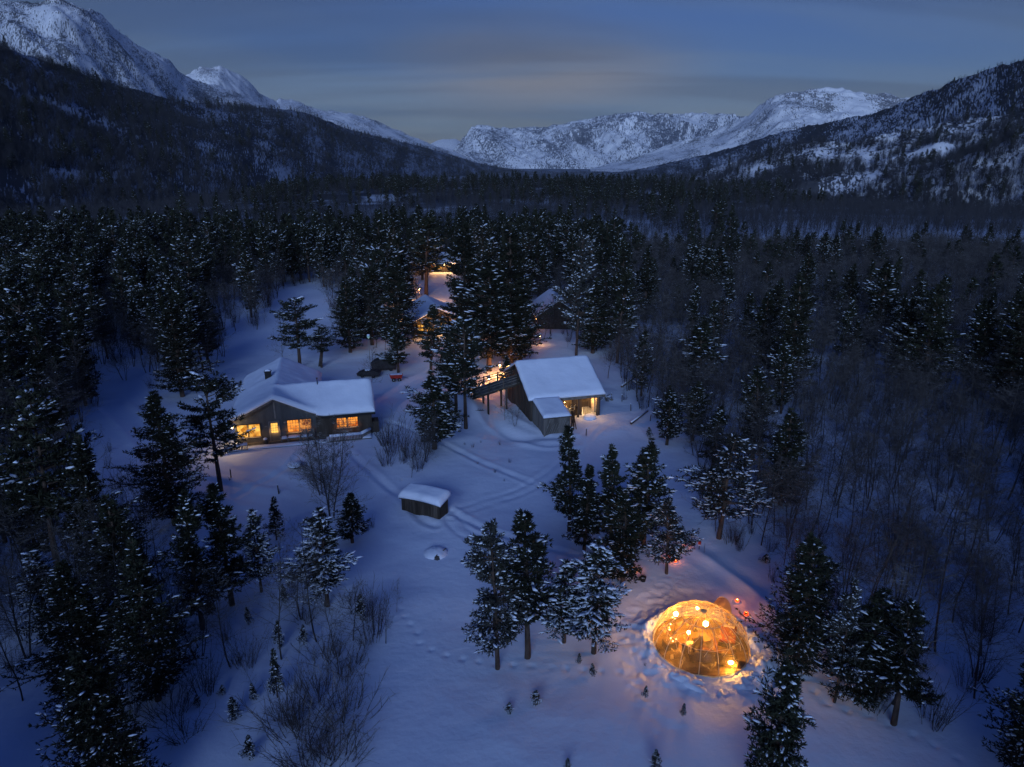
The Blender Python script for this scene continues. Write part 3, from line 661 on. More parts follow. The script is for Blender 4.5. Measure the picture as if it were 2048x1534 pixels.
PV = {
 'open':   pine_geo(1, W=4.2, cb=0.34, whorls=24, per=4, snow=0.20, shape='round', up=0.30, gap=.22),
 'huge':   pine_geo(14, W=3.9, cb=0.10, whorls=54, per=6, snow=0.13, shape='oval', up=0.3, snow_r=.085, nb=7, blade=.19, bw=.024, tstep=.19, sub=7),
 'open2':  pine_geo(11, W=3.8, cb=0.42, whorls=20, per=4, snow=0.16, shape='round', up=0.25, gap=.15, lean=.3),
 'cone2':  pine_geo(12, W=3.6, cb=0.18, whorls=36, per=5, snow=0.15, shape='cone', up=0.38, lean=-.15),
 'dense2': pine_geo(13, W=4.0, cb=0.14, whorls=36, per=5, snow=0.15, shape='oval', up=0.32, snow_r=.12),
 'cone':   pine_geo(2, W=3.9, cb=0.13, whorls=38, per=5, snow=0.16, shape='cone', up=0.30),
 'column': pine_geo(3, W=2.9, cb=0.16, whorls=40, per=5, snow=0.15, shape='column', up=0.40, sub=5),
 'dense':  pine_geo(4, W=4.2, cb=0.10, whorls=38, per=5, snow=0.14, shape='oval', up=0.25, snow_r=.13),
 'snowy':  pine_geo(5, W=4.4, cb=0.20, whorls=30, per=5, snow=0.60, snow_r=0.19, shape='oval', up=0.12),
 'tall':   pine_geo(6, W=3.3, cb=0.30, whorls=30, per=5, snow=0.14, shape='oval', up=0.2, gap=.2),
 'young':  pine_geo(7, W=5.2, cb=0.10, whorls=18, per=5, snow=0.50, snow_r=0.42, shape='cone', up=0.45, blade=.6, bw=.08, tstep=.55, nb=7, sub=4),
 'wide':   pine_geo(8, W=5.6, cb=0.24, whorls=28, per=5, snow=0.42, snow_r=0.14, shape='oval', up=0.16, gap=.12),
}
PM = {}
for k, g in PV.items():
    PM[k] = dict(W=g['W'], trunk=mesh_np('pine_trunk', *g['trunk'], M_BARK, smooth_=True),
                 crown=mesh_np('pine_crown', *g['crown'], M_NEEDLE if k not in ('wide',) else M_NEEDLE2), snow=mesh_np('pine_snow', *g['snow'], M_CLUMP, smooth_=True))
def joined(g, name):
    TV, TF = g['trunk']; CV, CF = g['crown']; SV, SF = g['snow']
    V = np.vstack([TV, CV, SV]); mi = np.concatenate([np.zeros(len(TF)), np.ones(len(CF)), np.full(len(SF), 2)])
    return mesh_np(name, V, [TF, CF+len(TV), SF+len(TV)+len(CV)], [M_BARK, M_NEEDLE, M_CLUMP], mi)
LODG = {'lod_a': pine_geo(21, W=3.6, cb=.15, whorls=20, per=4, snow=.11, snow_r=.2, shape='cone', nb=5, blade=.55, bw=.085, tstep=.5, sub=3),
        'lod_b': pine_geo(22, W=3.8, cb=.25, whorls=18, per=4, snow=.09, snow_r=.2, shape='oval', nb=5, blade=.55, bw=.085, tstep=.5, sub=3, gap=.2),
        'lod_c': pine_geo(23, W=3.0, cb=.18, whorls=20, per=4, snow=.08, snow_r=.2, shape='column', nb=5, blade=.5, bw=.085, tstep=.5, sub=3)}
BVG = {'birch_a': birch_geo(31, 2, 8.5, nb=22, sub=6, tw=4, thick=.8), 'birch_b': birch_geo(32, 1, 9.0, nb=32, sub=6, tw=4, blen=3.0, thick=.8), 'birch_c': birch_geo(33, 3, 7.5, nb=18, sub=6, tw=4, thick=.75),
       'birch_d': birch_geo(34, 1, 6.5, nb=30, sub=6, tw=4, blen=2.6, crown=.15, upw=.5, thick=.85), 'birch_e': birch_geo(35, 4, 6.8, nb=15, sub=6, tw=4, leanv=.14, thick=.7)}
BVG['birch_f'] = birch_geo(36, 3, 7.8, nb=34, sub=7, tw=5, blen=2.3, upw=1.0, thick=.75, crown=.12)
BM = {k: mesh_np(k, *g, M_BIRCH) for k, g in BVG.items()}
SHRUB = {k: mesh_np('shrub', *bush_geo(s, n, h, sp_), M_TWIG) for k, s, n, h, sp_ in (('a', 41, 26, 3.6, 1.3), ('b', 42, 14, 2.6, .8), ('c', 43, 34, 4.6, 1.6))}
# sparse saplings
SAPL = mesh_np('sapling', *birch_geo(51, 1, 4.2, nb=14, sub=3, tw=2, blen=1.3, crown=.15, thick=.55), M_TWIG)

# ------------------------------------------------------------------ things: pines
USED = []
LANDMARKS = [(610,800,'farmhouse'),(1120,770,'barn'),(845,1000,'small shed'),(1410,1290,'glowing tent'),(793,757,'red cart'),(990,780,'barn bridge'),(860,650,'lamplit cabin'),(885,535,'farthest cabin'),(1095,620,'dark rear cabin'),
 (1437,970,'wide frosted pine'),(1555,920,'big pine with laden boughs'),(1512,780,'bright snow-laden pine'),(1394,720,'black flat-topped pine'),(1842,680,'large black pine'),(2010,690,'great black pine at the border'),(1748,600,'columnar snowy pine'),(1650,510,'pair of thin misty pines'),
 (1570,660,'pine group in the birches'),(1592,1210,'big dark pine by the tent'),(1788,1330,'slender pine beyond the tent'),(2040,1400,'lower right corner pine'),(10,960,'left border pine'),(200,1000,'tallest lower left pine'),(310,1260,'lower left clump'),(655,1110,'stout snowy pine'),(345,900,'dark pine by the farmhouse'),
 (365,700,'forest-edge pine left of the farmhouse'),(741,700,'unlit lamp post'),(60,470,'far left forest edge'),(600,560,'snowy opening behind the farmhouse'),(1860,1150,'bare dark wood at lower right'),(1900,930,'pale gap in the right wood'),(1240,790,'fallen log by the barn'),(860,830,'bushy pine before the barn'),(100,760,'deep left forest'),(240,800,'snowy lane at left'),(1290,570,'misty gap right of the barn')]
PENDING = []
def describe(o, head, u, v, size, group, cat):
    PENDING.append((o, head, u, v, size, group, cat))
def settle_labels():
    by = {}
    for o, head, u, v, size, group, cat in PENDING:
        lu, lv, nm = min(LANDMARKS, key=lambda q: (q[0]-u)**2+(q[1]-v)**2*1.5)
        du, dv = u-lu, v-lv; dd = math.hypot(du, dv); side = ('right of' if du > 0 else 'left of') if abs(du) > abs(dv)*1.1 else ('in front of' if dv > 0 else 'beyond')
        how = 'close ' if dd < 45 and side != 'in front of' else ('' if dd < 110 else 'well ')
        how = how if side in ('right of', 'left of', 'beyond') else ''
        by.setdefault(f'{head} {how}{side} the {nm}', []).append((o, u, v, size, group, cat))
    for lab, items in by.items():
        items.sort(key=lambda q: q[1]); n = len(items)
        for i, (o, u, v, size, group, cat) in enumerate(items):
            pre = ''
            if n == 2: pre = ('left-hand ', 'right-hand ')[i]
            elif n == 3: pre = ('leftmost ', 'middle ', 'rightmost ')[i]
            elif n > 3: pre = 'leftmost ' if i == 0 else ('rightmost ' if i == n-1 else '')
            tag(o, (pre+lab), cat, group)
def region(u, v):
    if v < 640 and u < 640: return 'in the dense forest behind and left of the farmhouse'
    if u < 440 and v < 900: return 'in the dense forest left of the farmhouse'
    if u < 760 and v < 740: return 'in the wood behind the farmhouse'
    if u < 760: return 'in the lower left foreground'
    if u < 1240 and v < 560: return 'in the forest beyond the far cabins'
    if u < 1240 and v < 780: return 'among the cabins behind the barn'
    if v < 560: return 'far off in the misty wood on the right'
    if v < 800: return 'in the birch wood right of the barn'
    if u >= 1400: return 'in the dark wood in the lower right'
    return 'on the open snow in the foreground'
def place_pine(kind, u, v, top, width, label=None, group=None, base=None, cat='pine tree', rz=None, name='pine_tree'):
    p = base if base is not None else ground_hit(u, v)
    uu, vv, d = project(p[0], p[1], p[2])
    # height from the row of the tip
    r = ray(uu, top); dist = math.hypot(p[0], p[1]); zt = CAMZ + r[2]/math.hypot(r[0], r[1])*dist
    h = max(0.6, zt - p[2]); wid = width*d/FPX
    kind = {'dense': 'dense2', 'cone': 'cone2', 'open': 'open2'}.get(kind, kind) if int(u) % 2 else kind
    if kind in ('dense', 'dense2') and wid*h > 34: kind = 'huge'
    m = PM[kind]
    sx = wid/m['W']*0.96
    rng = random.Random(int(u*7+v*13))
    e = empty(name, (p[0], p[1], p[2]), rng.random()*6.28 if rz is None else rz, (sx, sx, h/10))
    for part in ('trunk', 'crown'): 
        o = obj(part, m[part], e)
    obj('snow', m['snow'], o, kind='stuff')
    tag(e, label or 'snow dusted pine', cat, group or 'snow-dusted pines in the valley')
    USED.append((p[0], p[1], max(1.0, wid*.4)))
    return e, p, h
HP = [ # kind, base u, base v, top v, width px, label
 ('wide', 995, 1337, 1047, 165, 'dark pine with a bare trunk, leftmost of the foreground clump left of the glowing tent'),
 ('tall', 1055, 1315, 1018, 125, 'tallest dark pine, standing just right of the leftmost tree of the foreground clump'),
 ('snowy', 1187, 1306, 1085, 140, 'broad pine loaded with snow lumps at the right end of the foreground clump'),
 ('snowy', 1128, 1285, 1125, 105, 'low snow-laden pine squeezed between the dark pines and the broad snowy pine'),
 ('cone', 1139, 1062, 855, 92, 'leftmost pine of the clump below the barn, its pointed tip nearest the lean-to'),
 ('cone', 1168, 1104, 930, 88, 'slim pine in the clump below the barn, half hidden behind its left neighbour'),
 ('cone', 1222, 1085, 893, 92, 'pointed pine with spreading tip in the middle of the clump below the barn'),
 ('column', 1288, 1095, 886, 88, 'dark round-topped columnar pine at the right of the clump below the barn'),
 ('dense', 1245, 1172, 1000, 118, 'snow-flecked pine with reddish glow at its foot, above the glowing tent'),
 ('wide', 1333, 1146, 1000, 112, 'small snowy pine with red lanterns beneath it, above the tent'),
 ('wide', 1437, 1077, 868, 168, 'wide snow-frosted pine at the edge of the clearing, right of the clump below the barn'),
 ('dense', 1592, 1350, 1072, 168, 'big dark pine just right of the glowing tent, black at the top'),
 ('dense', 1712, 1400, 1180, 165, 'broad dark pine with snow patches, second to the right of the glowing tent'),
 ('wide', 1668, 1405, 1150, 100, 'thin snowy pine showing between the two dark pines right of the tent'),
 ('tall', 1788, 1448, 1205, 118, 'slender snowy pine with bare lower trunk, third to the right of the tent'),
 ('column', 1530, 1640, 1312, 110, 'narrow snow-crusted pine at the bottom edge below the tent'),
 ('dense', 2062, 1560, 1262, 210, 'large snow-edged pine cut off by the right border near the bottom corner'),
 ('dense', 352, 1050, 783, 140, 'dark snow-flecked pine standing left in front of the farmhouse'),
 ('open', 442, 982, 752, 122, 'open-crowned pine with bare trunk at the left corner of the farmhouse'),
 ('cone', 405, 1258, 985, 108, 'thin-crowned pine in the left middle, trunk showing through, below the dark pine by the house'),
 ('cone', 465, 1210, 962, 118, 'dense conical snowy pine below the farmhouse corner'),
 ('snowy', 523, 1184, 1020, 78, 'small heavily snowed pine with visible trunk below the farmhouse'),
 ('young', 553, 1080, 996, 46, 'little frosted pine standing alone on the snow below the farmhouse'),
 ('snowy', 655, 1212, 1018, 128, 'stout snow-covered pine below the bare tree in front of the farmhouse'),
 ('cone', 705, 1085, 985, 75, 'snowy pine half hidden beside the stout pine below the farmhouse'),
 ('dense', 212, 1180, 872, 125, 'tall near-black pine at left, its pointed top highest of the lower left clump'),
 ('dense', 262, 1250, 992, 150, 'dark pine just below the highest one of the lower left clump'),
 ('dense', 316, 1400, 1080, 150, 'snow-edged pine with visible lower trunk in the lower left clump'),
 ('dense', 190, 1420, 1110, 170, 'massive black pine in the middle of the lower left clump'),
 ('dense', 240, 1640, 1285, 210, 'huge dark pine at the bottom left edge of the picture'),
 ('cone', 10, 1085, 850, 100, 'snow-draped pine cut off by the left border'),
 ('snowy', 108, 1290, 1090, 105, 'snowy low pine left of the black lower left clump'),
 ('dense', 365, 793, 600, 108, 'dark pine at the forest edge left of the farmhouse roof'),
 ('column', 868, 898, 752, 92, 'bushy dark pine standing between the farmhouse and the barn'),
 ('open', 912, 830, 655, 95, 'tall pine with a bare slim trunk left of the barn bridge'),
 ('open', 932, 857, 640, 100, 'tallest bare-trunked pine, nearest the barn bridge'),
 ('open', 897, 815, 705, 60, 'dark pine behind the two bare-trunked pines left of the barn bridge'),
 ('tall', 862, 748, 613, 62, 'slender pine with a long bare trunk in front of the lit cabin'),
 ('dense', 932, 722, 455, 128, 'tall dark pine left of the big pair between the cabins'),
 ('dense', 1020, 735, 455, 135, 'towering black pine at the centre of the group behind the barn'),
 ('column', 978, 742, 520, 95, 'dark pine with glowing orange trunk behind the barn bridge'),
 ('dense', 1042, 725, 560, 80, 'lower snow-flecked pine close behind the barn roof'),
 ('wide', 1152, 712, 470, 92, 'tall snowy pine hiding the right corner of the dark rear cabin'),
 ('dense', 1185, 706, 560, 95, 'snowy pine with bare trunk behind the right end of the barn roof'),
 ('cone', 797, 745, 640, 60, 'small snowy pine above the red cart'),
 ('dense', 700, 705, 560, 78, 'pine with a bare trunk in the opening behind the farmhouse'),
 ('open', 600, 735, 600, 95, 'ragged pine directly behind the farmhouse ridge'),
 ('open', 643, 735, 655, 50, 'snowy low pine leaning beside the rear corner of the farmhouse'),
 ('dense', 745, 690, 540, 85, 'thick dark pine left of the slender trunk by the lit cabin'),
 ('dense', 800, 700, 520, 110, 'dark pine mass left of the glowing yard between the cabins'),
 ('tall', 852, 592, 430, 82, 'tall pine with a thin trunk against the lamplit snow'),
 ('cone', 806, 622, 470, 74, 'dark pine left of the lamplit snow'),
 ('column', 1333, 890, 778, 55, 'small pine with a thin bare trunk at the right edge of the clearing'),
 ('dense', 1385, 882, 765, 70, 'snowy pine just right of the thin-trunked one at the clearing edge'),
 ('cone', 1425, 935, 815, 75, 'frosted pine above the wide pine on the clearing edge'),
 ('dense', 1560, 1010, 822, 112, 'big dark pine with snow-laden lower boughs in the wood at right'),
 ('snowy', 1512, 815, 735, 58, 'small bright snow-laden pine alone among the birches'),
 ('column', 1394, 800, 643, 82, 'black flat-topped pine in the birch wood right of the barn'),
 ('dense', 1575, 790, 555, 105, 'tall dark pine crowning the group in the birch wood'),
 ('dense', 1520, 745, 590, 85, 'snow-flecked pine left in the group in the birch wood'),
 ('column', 1748, 690, 523, 62, 'columnar snowy pine right of the group in the birch wood'),
 ('dense', 1688, 665, 530, 60, 'dark pine left of the columnar snowy pine in the birch wood'),
 ('cone', 1706, 735, 640, 42, 'small pine below the columnar snowy pine in the birch wood'),
 ('dense', 1842, 790, 572, 118, 'large black pine at right beyond the birch wood'),
 ('dense', 1800, 765, 600, 80, 'dark pine leaning against the large black pine at right'),
 ('dense', 2010, 815, 562, 140, 'great black pine next to the right border'),
 ('cone', 1945, 790, 600, 70, 'pointed pine left of the great black pine at the right border'),
 ('dense', 1605, 620, 505, 55, 'pine with snowy left flank in the middle distance at right'),
 ('dense', 1740, 545, 458, 55, 'round black pine standing alone far right in the misty wood'),
 ('column', 1640, 560, 465, 32, 'thin pine of the pair in the misty wood'),
 ('column', 1662, 560, 470, 30, 'right twin of the pair of thin pines in the misty wood'),
 ('dense', 1605, 545, 467, 42, 'small pine left of the pair of thin pines in the misty wood'),
 ('dense', 1926, 500, 462, 26, 'lone little pine far away at the right'),
 ('dense', 1240, 660, 490, 75, 'snow-topped pine above the right end of the barn'),
 ('dense', 1290, 640, 500, 65, 'dusky pine right of the barn in the middle distance'),
 ('column', 1378, 590, 485, 42, 'left of three dark pines in a row right of the barn, middle distance'),
 ('column', 1405, 590, 490, 42, 'middle of three dark pines in a row right of the barn, middle distance'),
 ('column', 1432, 590, 492, 44, 'right of three dark pines in a row right of the barn, middle distance'),
 ('cone', 1466, 560, 475, 34, 'pointed snow-tipped pine standing behind the three dark pines in a row'),
 ('dense', 1545, 700, 560, 70, 'pine behind the snow-flecked one in the birch wood group'),
 ('dense', 845, 560, 428, 62, 'very tall pine with a pointed top far behind the yard'),
]
for k, u, v, top, wd, lab in HP:
    place_pine(k, u, v, top, wd, lab, 'snow-dusted pines in the valley')
# small young pines dotted on the snow
YP = [(1018,1428,1405,22,'tiny frosted pine seedling at the bottom centre, left of its larger twin'),(1072,1410,1380,28,'rounded frosted pine seedling at the bottom centre'),
 (1158,1328,1308,15,'tiny pine seedling left of the pair right of the bare trunks'),(1185,1352,1328,19,'pine seedling right of the pair beneath the broad snowy pine'),
 (1290,1395,1372,17,'frosted pine seedling left below the tent'),(1366,1432,1408,17,'frosted pine seedling directly below the tent'),
 (1298,875,855,18,'small lone pine on the snow right of the barn'),(1530,1125,1108,26,'low pine bush above the lanterns near the wood edge'),
 (555,1395,1300,40,'narrow frosted young pine in the lower left thicket'),(560,1300,1240,26,'young frosted pine above the narrow one in the lower left thicket'),
 (498,1250,1215,20,'little frosted pine on the snow below the heavily snowed pine'),(608,1290,1250,24,'frosted young pine at the left side of the brush thicket'),
 (470,1440,1395,34,'wide low frosted pine seedling in the lower left'),(508,1400,1365,22,'small pine seedling beside the wide low one in the lower left'),
 (396,1415,1388,20,'lone pine seedling just right of the lower left clump'),(445,1390,1370,20,'pine seedling between the lone one and the wide low one'),
 (500,1520,1470,34,'frosted young pine at the bottom left edge'),(1310,1545,1502,30,'frosted young pine at the bottom edge right of centre'),
 (1150,1255,1238,14,'tiny pine peeping from the snow under the snowy pine'),(722,1240,1190,30,'young frosted pine right of the stout pine'),
 (1135,1538,1518,18,'tiny seedling at the bottom edge'),(570,1205,1170,22,'young pine in front of the stout pine')]
for u, v, top, wd, lab in YP:
    place_pine('young', u, v, top, wd, lab, 'young pines on the open snow', cat='young pine', name='young_pine')

# ------------------------------------------------------------------ where scattered trees may stand
def inside(px, py, poly):
    c = np.zeros(px.shape, bool); n = len(poly)
    for i in range(n):
        x0, y0 = poly[i]; x1, y1 = poly[(i+1) % n]
        k = ((y0 > py) != (y1 > py)) & (px < (x1-x0)*(py-y0)/(y1-y0+1e-12)+x0)
        c ^= k
    return c
OPEN = poly_px([(190,735),(300,775),(420,745),(470,700),(545,640),(560,590),(640,570),(668,640),(700,700),(780,700),(840,640),(815,560),(850,535),(925,535),(930,600),(900,680),(960,730),(1080,690),(1150,700),(1200,740),(1235,780),(1290,830),(1345,890),(1400,930),(1415,1060),(1500,1090),(1540,1180),(1600,1330),(1760,1420),(1960,1534),(2000,1700),(560,1700),(600,1534),(720,1400),(760,1300),(740,1230),(640,1240),(560,1215),(480,1270),(380,1300),(340,1260),(345,1150),(290,1040),(240,930),(200,850)])
KEEP = [(-26, 75, 13), (6.5, 75, 8), (-8, 53.5, 3.5), (DOME[0], DOME[1], 6.5), (-13, 119, 8), (9.5, 121, 8), (-17.5, 183, 7)]
def allowed(x, y, open_ok=False, r=0.0):
    ok = np.ones(x.shape, bool) if open_ok else ~inside(x, y, OPEN)
    for cx, cy, cr_ in KEEP: ok &= np.hypot(x-cx, y-cy) > cr_
    return ok
rng = np.random.default_rng(5)
def spread_points(n, xr, yr, mind, mask, seed):
    rg = np.random.default_rng(seed); pts = []; cell = {}
    X = rg.uniform(*xr, n); Y = rg.uniform(*yr, n); m = mask(X, Y)
    for x, y in zip(X[m], Y[m]):
        k = (int(x//mind), int(y//mind)); bad = False
        for a in (-1, 0, 1):
            for b in (-1, 0, 1):
                for q in cell.get((k[0]+a, k[1]+b), ()):
                    if (q[0]-x)**2+(q[1]-y)**2 < mind*mind: bad = True
        if not bad: cell.setdefault(k, []).append((x, y)); pts.append((x, y))
    return np.array(pts)
def pine_mask(x, y):
    u, v, d = project(x, y, 0)
    fr = (u > -250) & (u < 2300) & (v < 1650)
    left = (u < 1240)
    dens = np.where(left, 1.0, np.where(v < 800, 0.13, 0.02))
    dens = np.where((u < 340) & (v > 900), 0.25, dens)
    dens = np.where((v < 452), 0.10, dens)
    dens = np.where((u > 640) & (u < 1240) & (v > 600), 0.45, dens)
    nn = fbm(x/25, y/25, 2, 99)+0.5
    used = np.ones(x.shape, bool)
    for ux, uy, ur in USED: used &= np.hypot(x-ux, y-uy) > ur*1.3
    # keep the lamplit yard, the cabins and the clearing in sight
    sight = ~((u > 795) & (u < 935) & (v > 590) & (v < 760)) & ~((u > 1050) & (u < 1135) & (v > 660) & (v < 800))
    sight &= ~((u > 150) & (u < 440) & (v > 830) & (v < 1500))
    sight &= ~((u > 860) & (u < 915) & (v > 540) & (v < 640)) & ~((u > 540) & (u < 700) & (v > 590) & (v < 720)) & ~((u > 820) & (u < 935) & (v > 555) & (v < 600))
    return fr & used & sight & allowed(x, y) & (np.random.default_rng(7).random(x.shape) < dens*np.clip(nn*1.6, .2, 1))
PP = spread_points(9000, (-190, 170), (38, 250), 3.6, pine_mask, 12)
hh = rng.uniform(8.5, 14.0, len(PP)); hh = np.where(project(PP[:, 0], PP[:, 1], 0)[0] > 1240, hh*.8, hh)
kinds = ['cone', 'dense', 'tall', 'column', 'open', 'dense2', 'cone2', 'open2']
PZ = hzs(PP[:, 0], PP[:, 1]) - 0.1
uvd = np.array([project(x, y, z) for x, y, z in zip(PP[:, 0], PP[:, 1], PZ)])
size = hh/uvd[:, 2]; vis = (uvd[:, 0] > -40) & (uvd[:, 0] < 2090)
order = np.argsort(-(size*vis)); NP_ = 300-len(HP)-len(YP)
indiv = set(order[:NP_].tolist())
for i in indiv:
    x, y = PP[i]; rg = random.Random(i*31+7); k = rg.choice(kinds); h = float(hh[i])
    u, v, d = uvd[i]
    hs = 'tall' if h > 12 else ('medium-height' if h > 10 else 'short')
    sh = {'cone': 'pointed', 'dense': 'broad dark', 'tall': 'slim-crowned', 'column': 'columnar', 'open': 'open-crowned bare-trunked', 'open2': 'leaning thin-crowned', 'cone2': 'narrow pointed', 'dense2': 'bushy dark'}[k]
    rgn = region(u, v)
    e = empty('pine_tree', (x, y, float(PZ[i])), rg.random()*6.28, (h/10*.95,)*2+(h/10,))
    e.rotation_euler = (rg.gauss(0, .025), rg.gauss(0, .025), rg.random()*6.28)
    c = None
    for part in ('trunk', 'crown'): c = obj(part, PM[k][part], e)
    obj('snow', PM[k]['snow'], c, kind='stuff')
    describe(e, f'{hs} {sh} pine', u, v, h, 'forest pines around the clearing', 'pine tree')

# ------------------------------------------------------------------ instancing of masses (stuff)
def scatter(name, pts, scl, idx, meshes, label, lean=0.03, seed=0):
    """One object of real trees, placed by geometry nodes on stored points."""
    rg = np.random.default_rng(seed); n = len(pts)
    me = bpy.data.meshes.new(name); me.vertices.add(n); me.vertices.foreach_set('co', np.asarray(pts, np.float32).ravel())
    a = me.attributes.new('scl', 'FLOAT_VECTOR', 'POINT'); sc3 = np.column_stack([scl*rg.uniform(.8, 1.25, n), scl*rg.uniform(.8, 1.25, n), scl]); a.data.foreach_set('vector', sc3.astype(np.float32).ravel())
    a = me.attributes.new('rot', 'FLOAT_VECTOR', 'POINT'); a.data.foreach_set('vector', np.column_stack([rg.normal(0, lean, n), rg.normal(0, lean, n), rg.uniform(0, 6.28, n)]).astype(np.float32).ravel())
    a = me.attributes.new('idx', 'INT', 'POINT'); a.data.foreach_set('value', np.asarray(idx, np.int32))
    me.update()
    o = obj(name, me)
    ng = bpy.data.node_groups.new(name, 'GeometryNodeTree')
    ng.interface.new_socket('Geometry', in_out='INPUT', socket_type='NodeSocketGeometry'); ng.interface.new_socket('Geometry', in_out='OUTPUT', socket_type='NodeSocketGeometry')
    gi = ng.nodes.new('NodeGroupInput'); go = ng.nodes.new('NodeGroupOutput'); jn = ng.nodes.new('GeometryNodeJoinGeometry')
    def attr(nm, ty):
        q = ng.nodes.new('GeometryNodeInputNamedAttribute'); q.data_type = ty; q.inputs['Name'].default_value = nm; return q
    asc = attr('scl', 'FLOAT_VECTOR'); aro = attr('rot', 'FLOAT_VECTOR'); aid = attr('idx', 'INT')
    for k, mm in enumerate(meshes):
        src = bpy.data.objects.new(name+'_source', mm)      # mesh source only; never linked to the scene
        oi = ng.nodes.new('GeometryNodeObjectInfo'); oi.inputs['Object'].default_value = src; oi.inputs['As Instance'].default_value = True
        cmp_ = ng.nodes.new('FunctionNodeCompare'); cmp_.data_type = 'INT'; cmp_.operation = 'EQUAL'
        ng.links.new(aid.outputs['Attribute'], cmp_.inputs[2]); cmp_.inputs[3].default_value = k
        ip = ng.nodes.new('GeometryNodeInstanceOnPoints'); ng.links.new(gi.outputs[0], ip.inputs['Points']); ng.links.new(cmp_.outputs[0], ip.inputs['Selection'])
        ng.links.new(oi.outputs['Geometry'], ip.inputs['Instance']); ng.links.new(aro.outputs['Attribute'], ip.inputs['Rotation']); ng.links.new(asc.outputs['Attribute'], ip.inputs['Scale'])
        ng.links.new(ip.outputs[0], jn.inputs[0])
    ng.links.new(jn.outputs[0], go.inputs[0])
    md = o.modifiers.new('scatter', 'NODES'); md.node_group = ng
    tag(o, label, None, None, 'stuff')
    return o
LODM = [joined(LODG[k], k) for k in LODG]
FULLM = [joined(PV[k], 'near_'+k) for k in ('cone', 'dense2', 'tall', 'cone2')]
rest = [i for i in range(len(PP)) if i not in indiv]
rp = np.column_stack([PP[rest], PZ[rest]])
dd_ = uvd[rest][:, 2]; idx = np.where(dd_ < 110, rng.integers(0, 4, len(rest)), 4+rng.integers(0, 3, len(rest)))
scatter('pine_forest', rp, hh[rest]/10, idx, FULLM+LODM, 'mass of dark pines filling the forest behind the farmhouse', seed=1)
# the wooded rise beyond, and pines dotted down the valley
def ridge_mask(x, y):
    u, v, d = project(x, y, 0); n_ = fbm(x/60, y/60, 3, 55)+.5
    core = (y > 440) & (y < 720) & (x > -190) & (x < 210)
    side = (y > 250) & (y < 460) & (x > -170) & (x < 120)
    return (core & (np.random.default_rng(3).random(x.shape) < np.clip((n_-.15)*1.6, 0.04, 1))) | (side & (np.random.default_rng(4).random(x.shape) < np.clip((n_-.60)*2.5, 0.0, .6)))
RP = spread_points(9000, (-260, 320), (250, 900), 4.5, ridge_mask, 14)
scatter('pine_forest', np.column_stack([RP, hzs(RP[:, 0], RP[:, 1])-.3]), rng.uniform(.75, 1.35, len(RP)), rng.integers(0, 3, len(RP)), LODM, 'far belt of dark pines on the low rise across the valley', seed=2)

# ------------------------------------------------------------------ birches
def birch_mask(x, y):
    u, v, d = project(x, y, 0)
    dens = np.where(u > 1230, 1.0, 0.25)
    dens = np.where((u < 420) & (v > 850), 0.9, dens)
    dens = np.where((u < 1240) & (v > 450) & (v < 900), 0.30, dens)
    nn = fbm(x/16, y/16, 2, 77)+.62
    gap = ~((u > 180) & (u < 420) & (v > 780) & (v < 1080))
    return gap & (u > -120) & (u < 2170) & (v < 1600) & allowed(x, y) & (np.random.default_rng(17).random(x.shape) < dens*np.clip(nn*1.7-.1, .05, 1))
BP = spread_points(42000, (-120, 200), (30, 250), 1.85, birch_mask, 22)
BZ = hzs(BP[:, 0], BP[:, 1])-.1
bh = rng.uniform(.65, 1.15, len(BP))
buv = np.array([project(x, y, z) for x, y, z in zip(BP[:, 0], BP[:, 1], BZ)])
bvis = (buv[:, 0] > -20) & (buv[:, 0] < 2068) & (buv[:, 1] < 1580); order = np.argsort(-(bh/buv[:, 2]*bvis))
bind = order[:270]
bkeys = list(BM)
def bregion(u, v):
    if u < 760: return 'in the lower left thicket' if v > 860 else 'among the pines left of the farmhouse'
    if u < 1240: return 'among the cabins' if v < 800 else 'on the open snow'
    if v < 800: return 'in the misty wood right of the barn'
    if v < 1100: return 'in the wood right of the clearing'
    return 'in the dark lower right wood'
words = {'birch_a': 'two-stemmed', 'birch_b': 'single-stemmed tall', 'birch_c': 'three-stemmed', 'birch_d': 'low spreading', 'birch_e': 'many-stemmed'}
def place_birch(k, x, y, z, s, label, group, rz):
    o = obj('birch_tree', BM[k], None, (x, y, z)); o.rotation_euler = (0, 0, rz); o.scale = (s, s, s)
    return tag(o, label, 'birch tree', group)
for i in bind:
    k = bkeys[int(i) % 5]; rgn = bregion(buv[i, 0], buv[i, 1])
    o = place_birch(k, BP[i, 0], BP[i, 1], float(BZ[i]), float(bh[i]), None, None, float(i*1.7))
    describe(o, f'{"small " if bh[i] < .82 else ("big " if bh[i] > 1.02 else "")}bare {words[k]} birch', buv[i, 0], buv[i, 1], bh[i], 'bare birches around the clearing', 'birch tree')
settle_labels()
sel = np.setdiff1d(np.arange(len(BP)), bind)
lodb = [mesh_np('far_birch', *birch_geo(61+q, st, 8.0, nb=16, sub=5, tw=1, thick=1.25, blen=2.8, crown=.2), M_FARTREE) for q, st in enumerate((1, 2, 3))]
scatter('birch_forest', np.column_stack([BP[sel], BZ[sel]]), bh[sel], rng.integers(0, 5, len(sel)), [BM[k] for k in bkeys], 'mass of bare birches filling the wood right of the clearing', seed=3)
def far_birch_mask(x, y):
    u, v, d = project(x, y, 0); nn = fbm(x/50, y/50, 3, 44)+.5
    return (np.abs(u-1024) < 1200) & ((y > 246) | (x > 196) | (x < -118)) & (np.random.default_rng(8).random(x.shape) < np.clip(nn*2.2-.35, .03, 1))
FB = spread_points(62000, (-480, 480), (150, 620), 2.9, far_birch_mask, 33)
FB2 = spread_points(9000, (-900, 1500), (620, 2600), 9, far_birch_mask, 34)
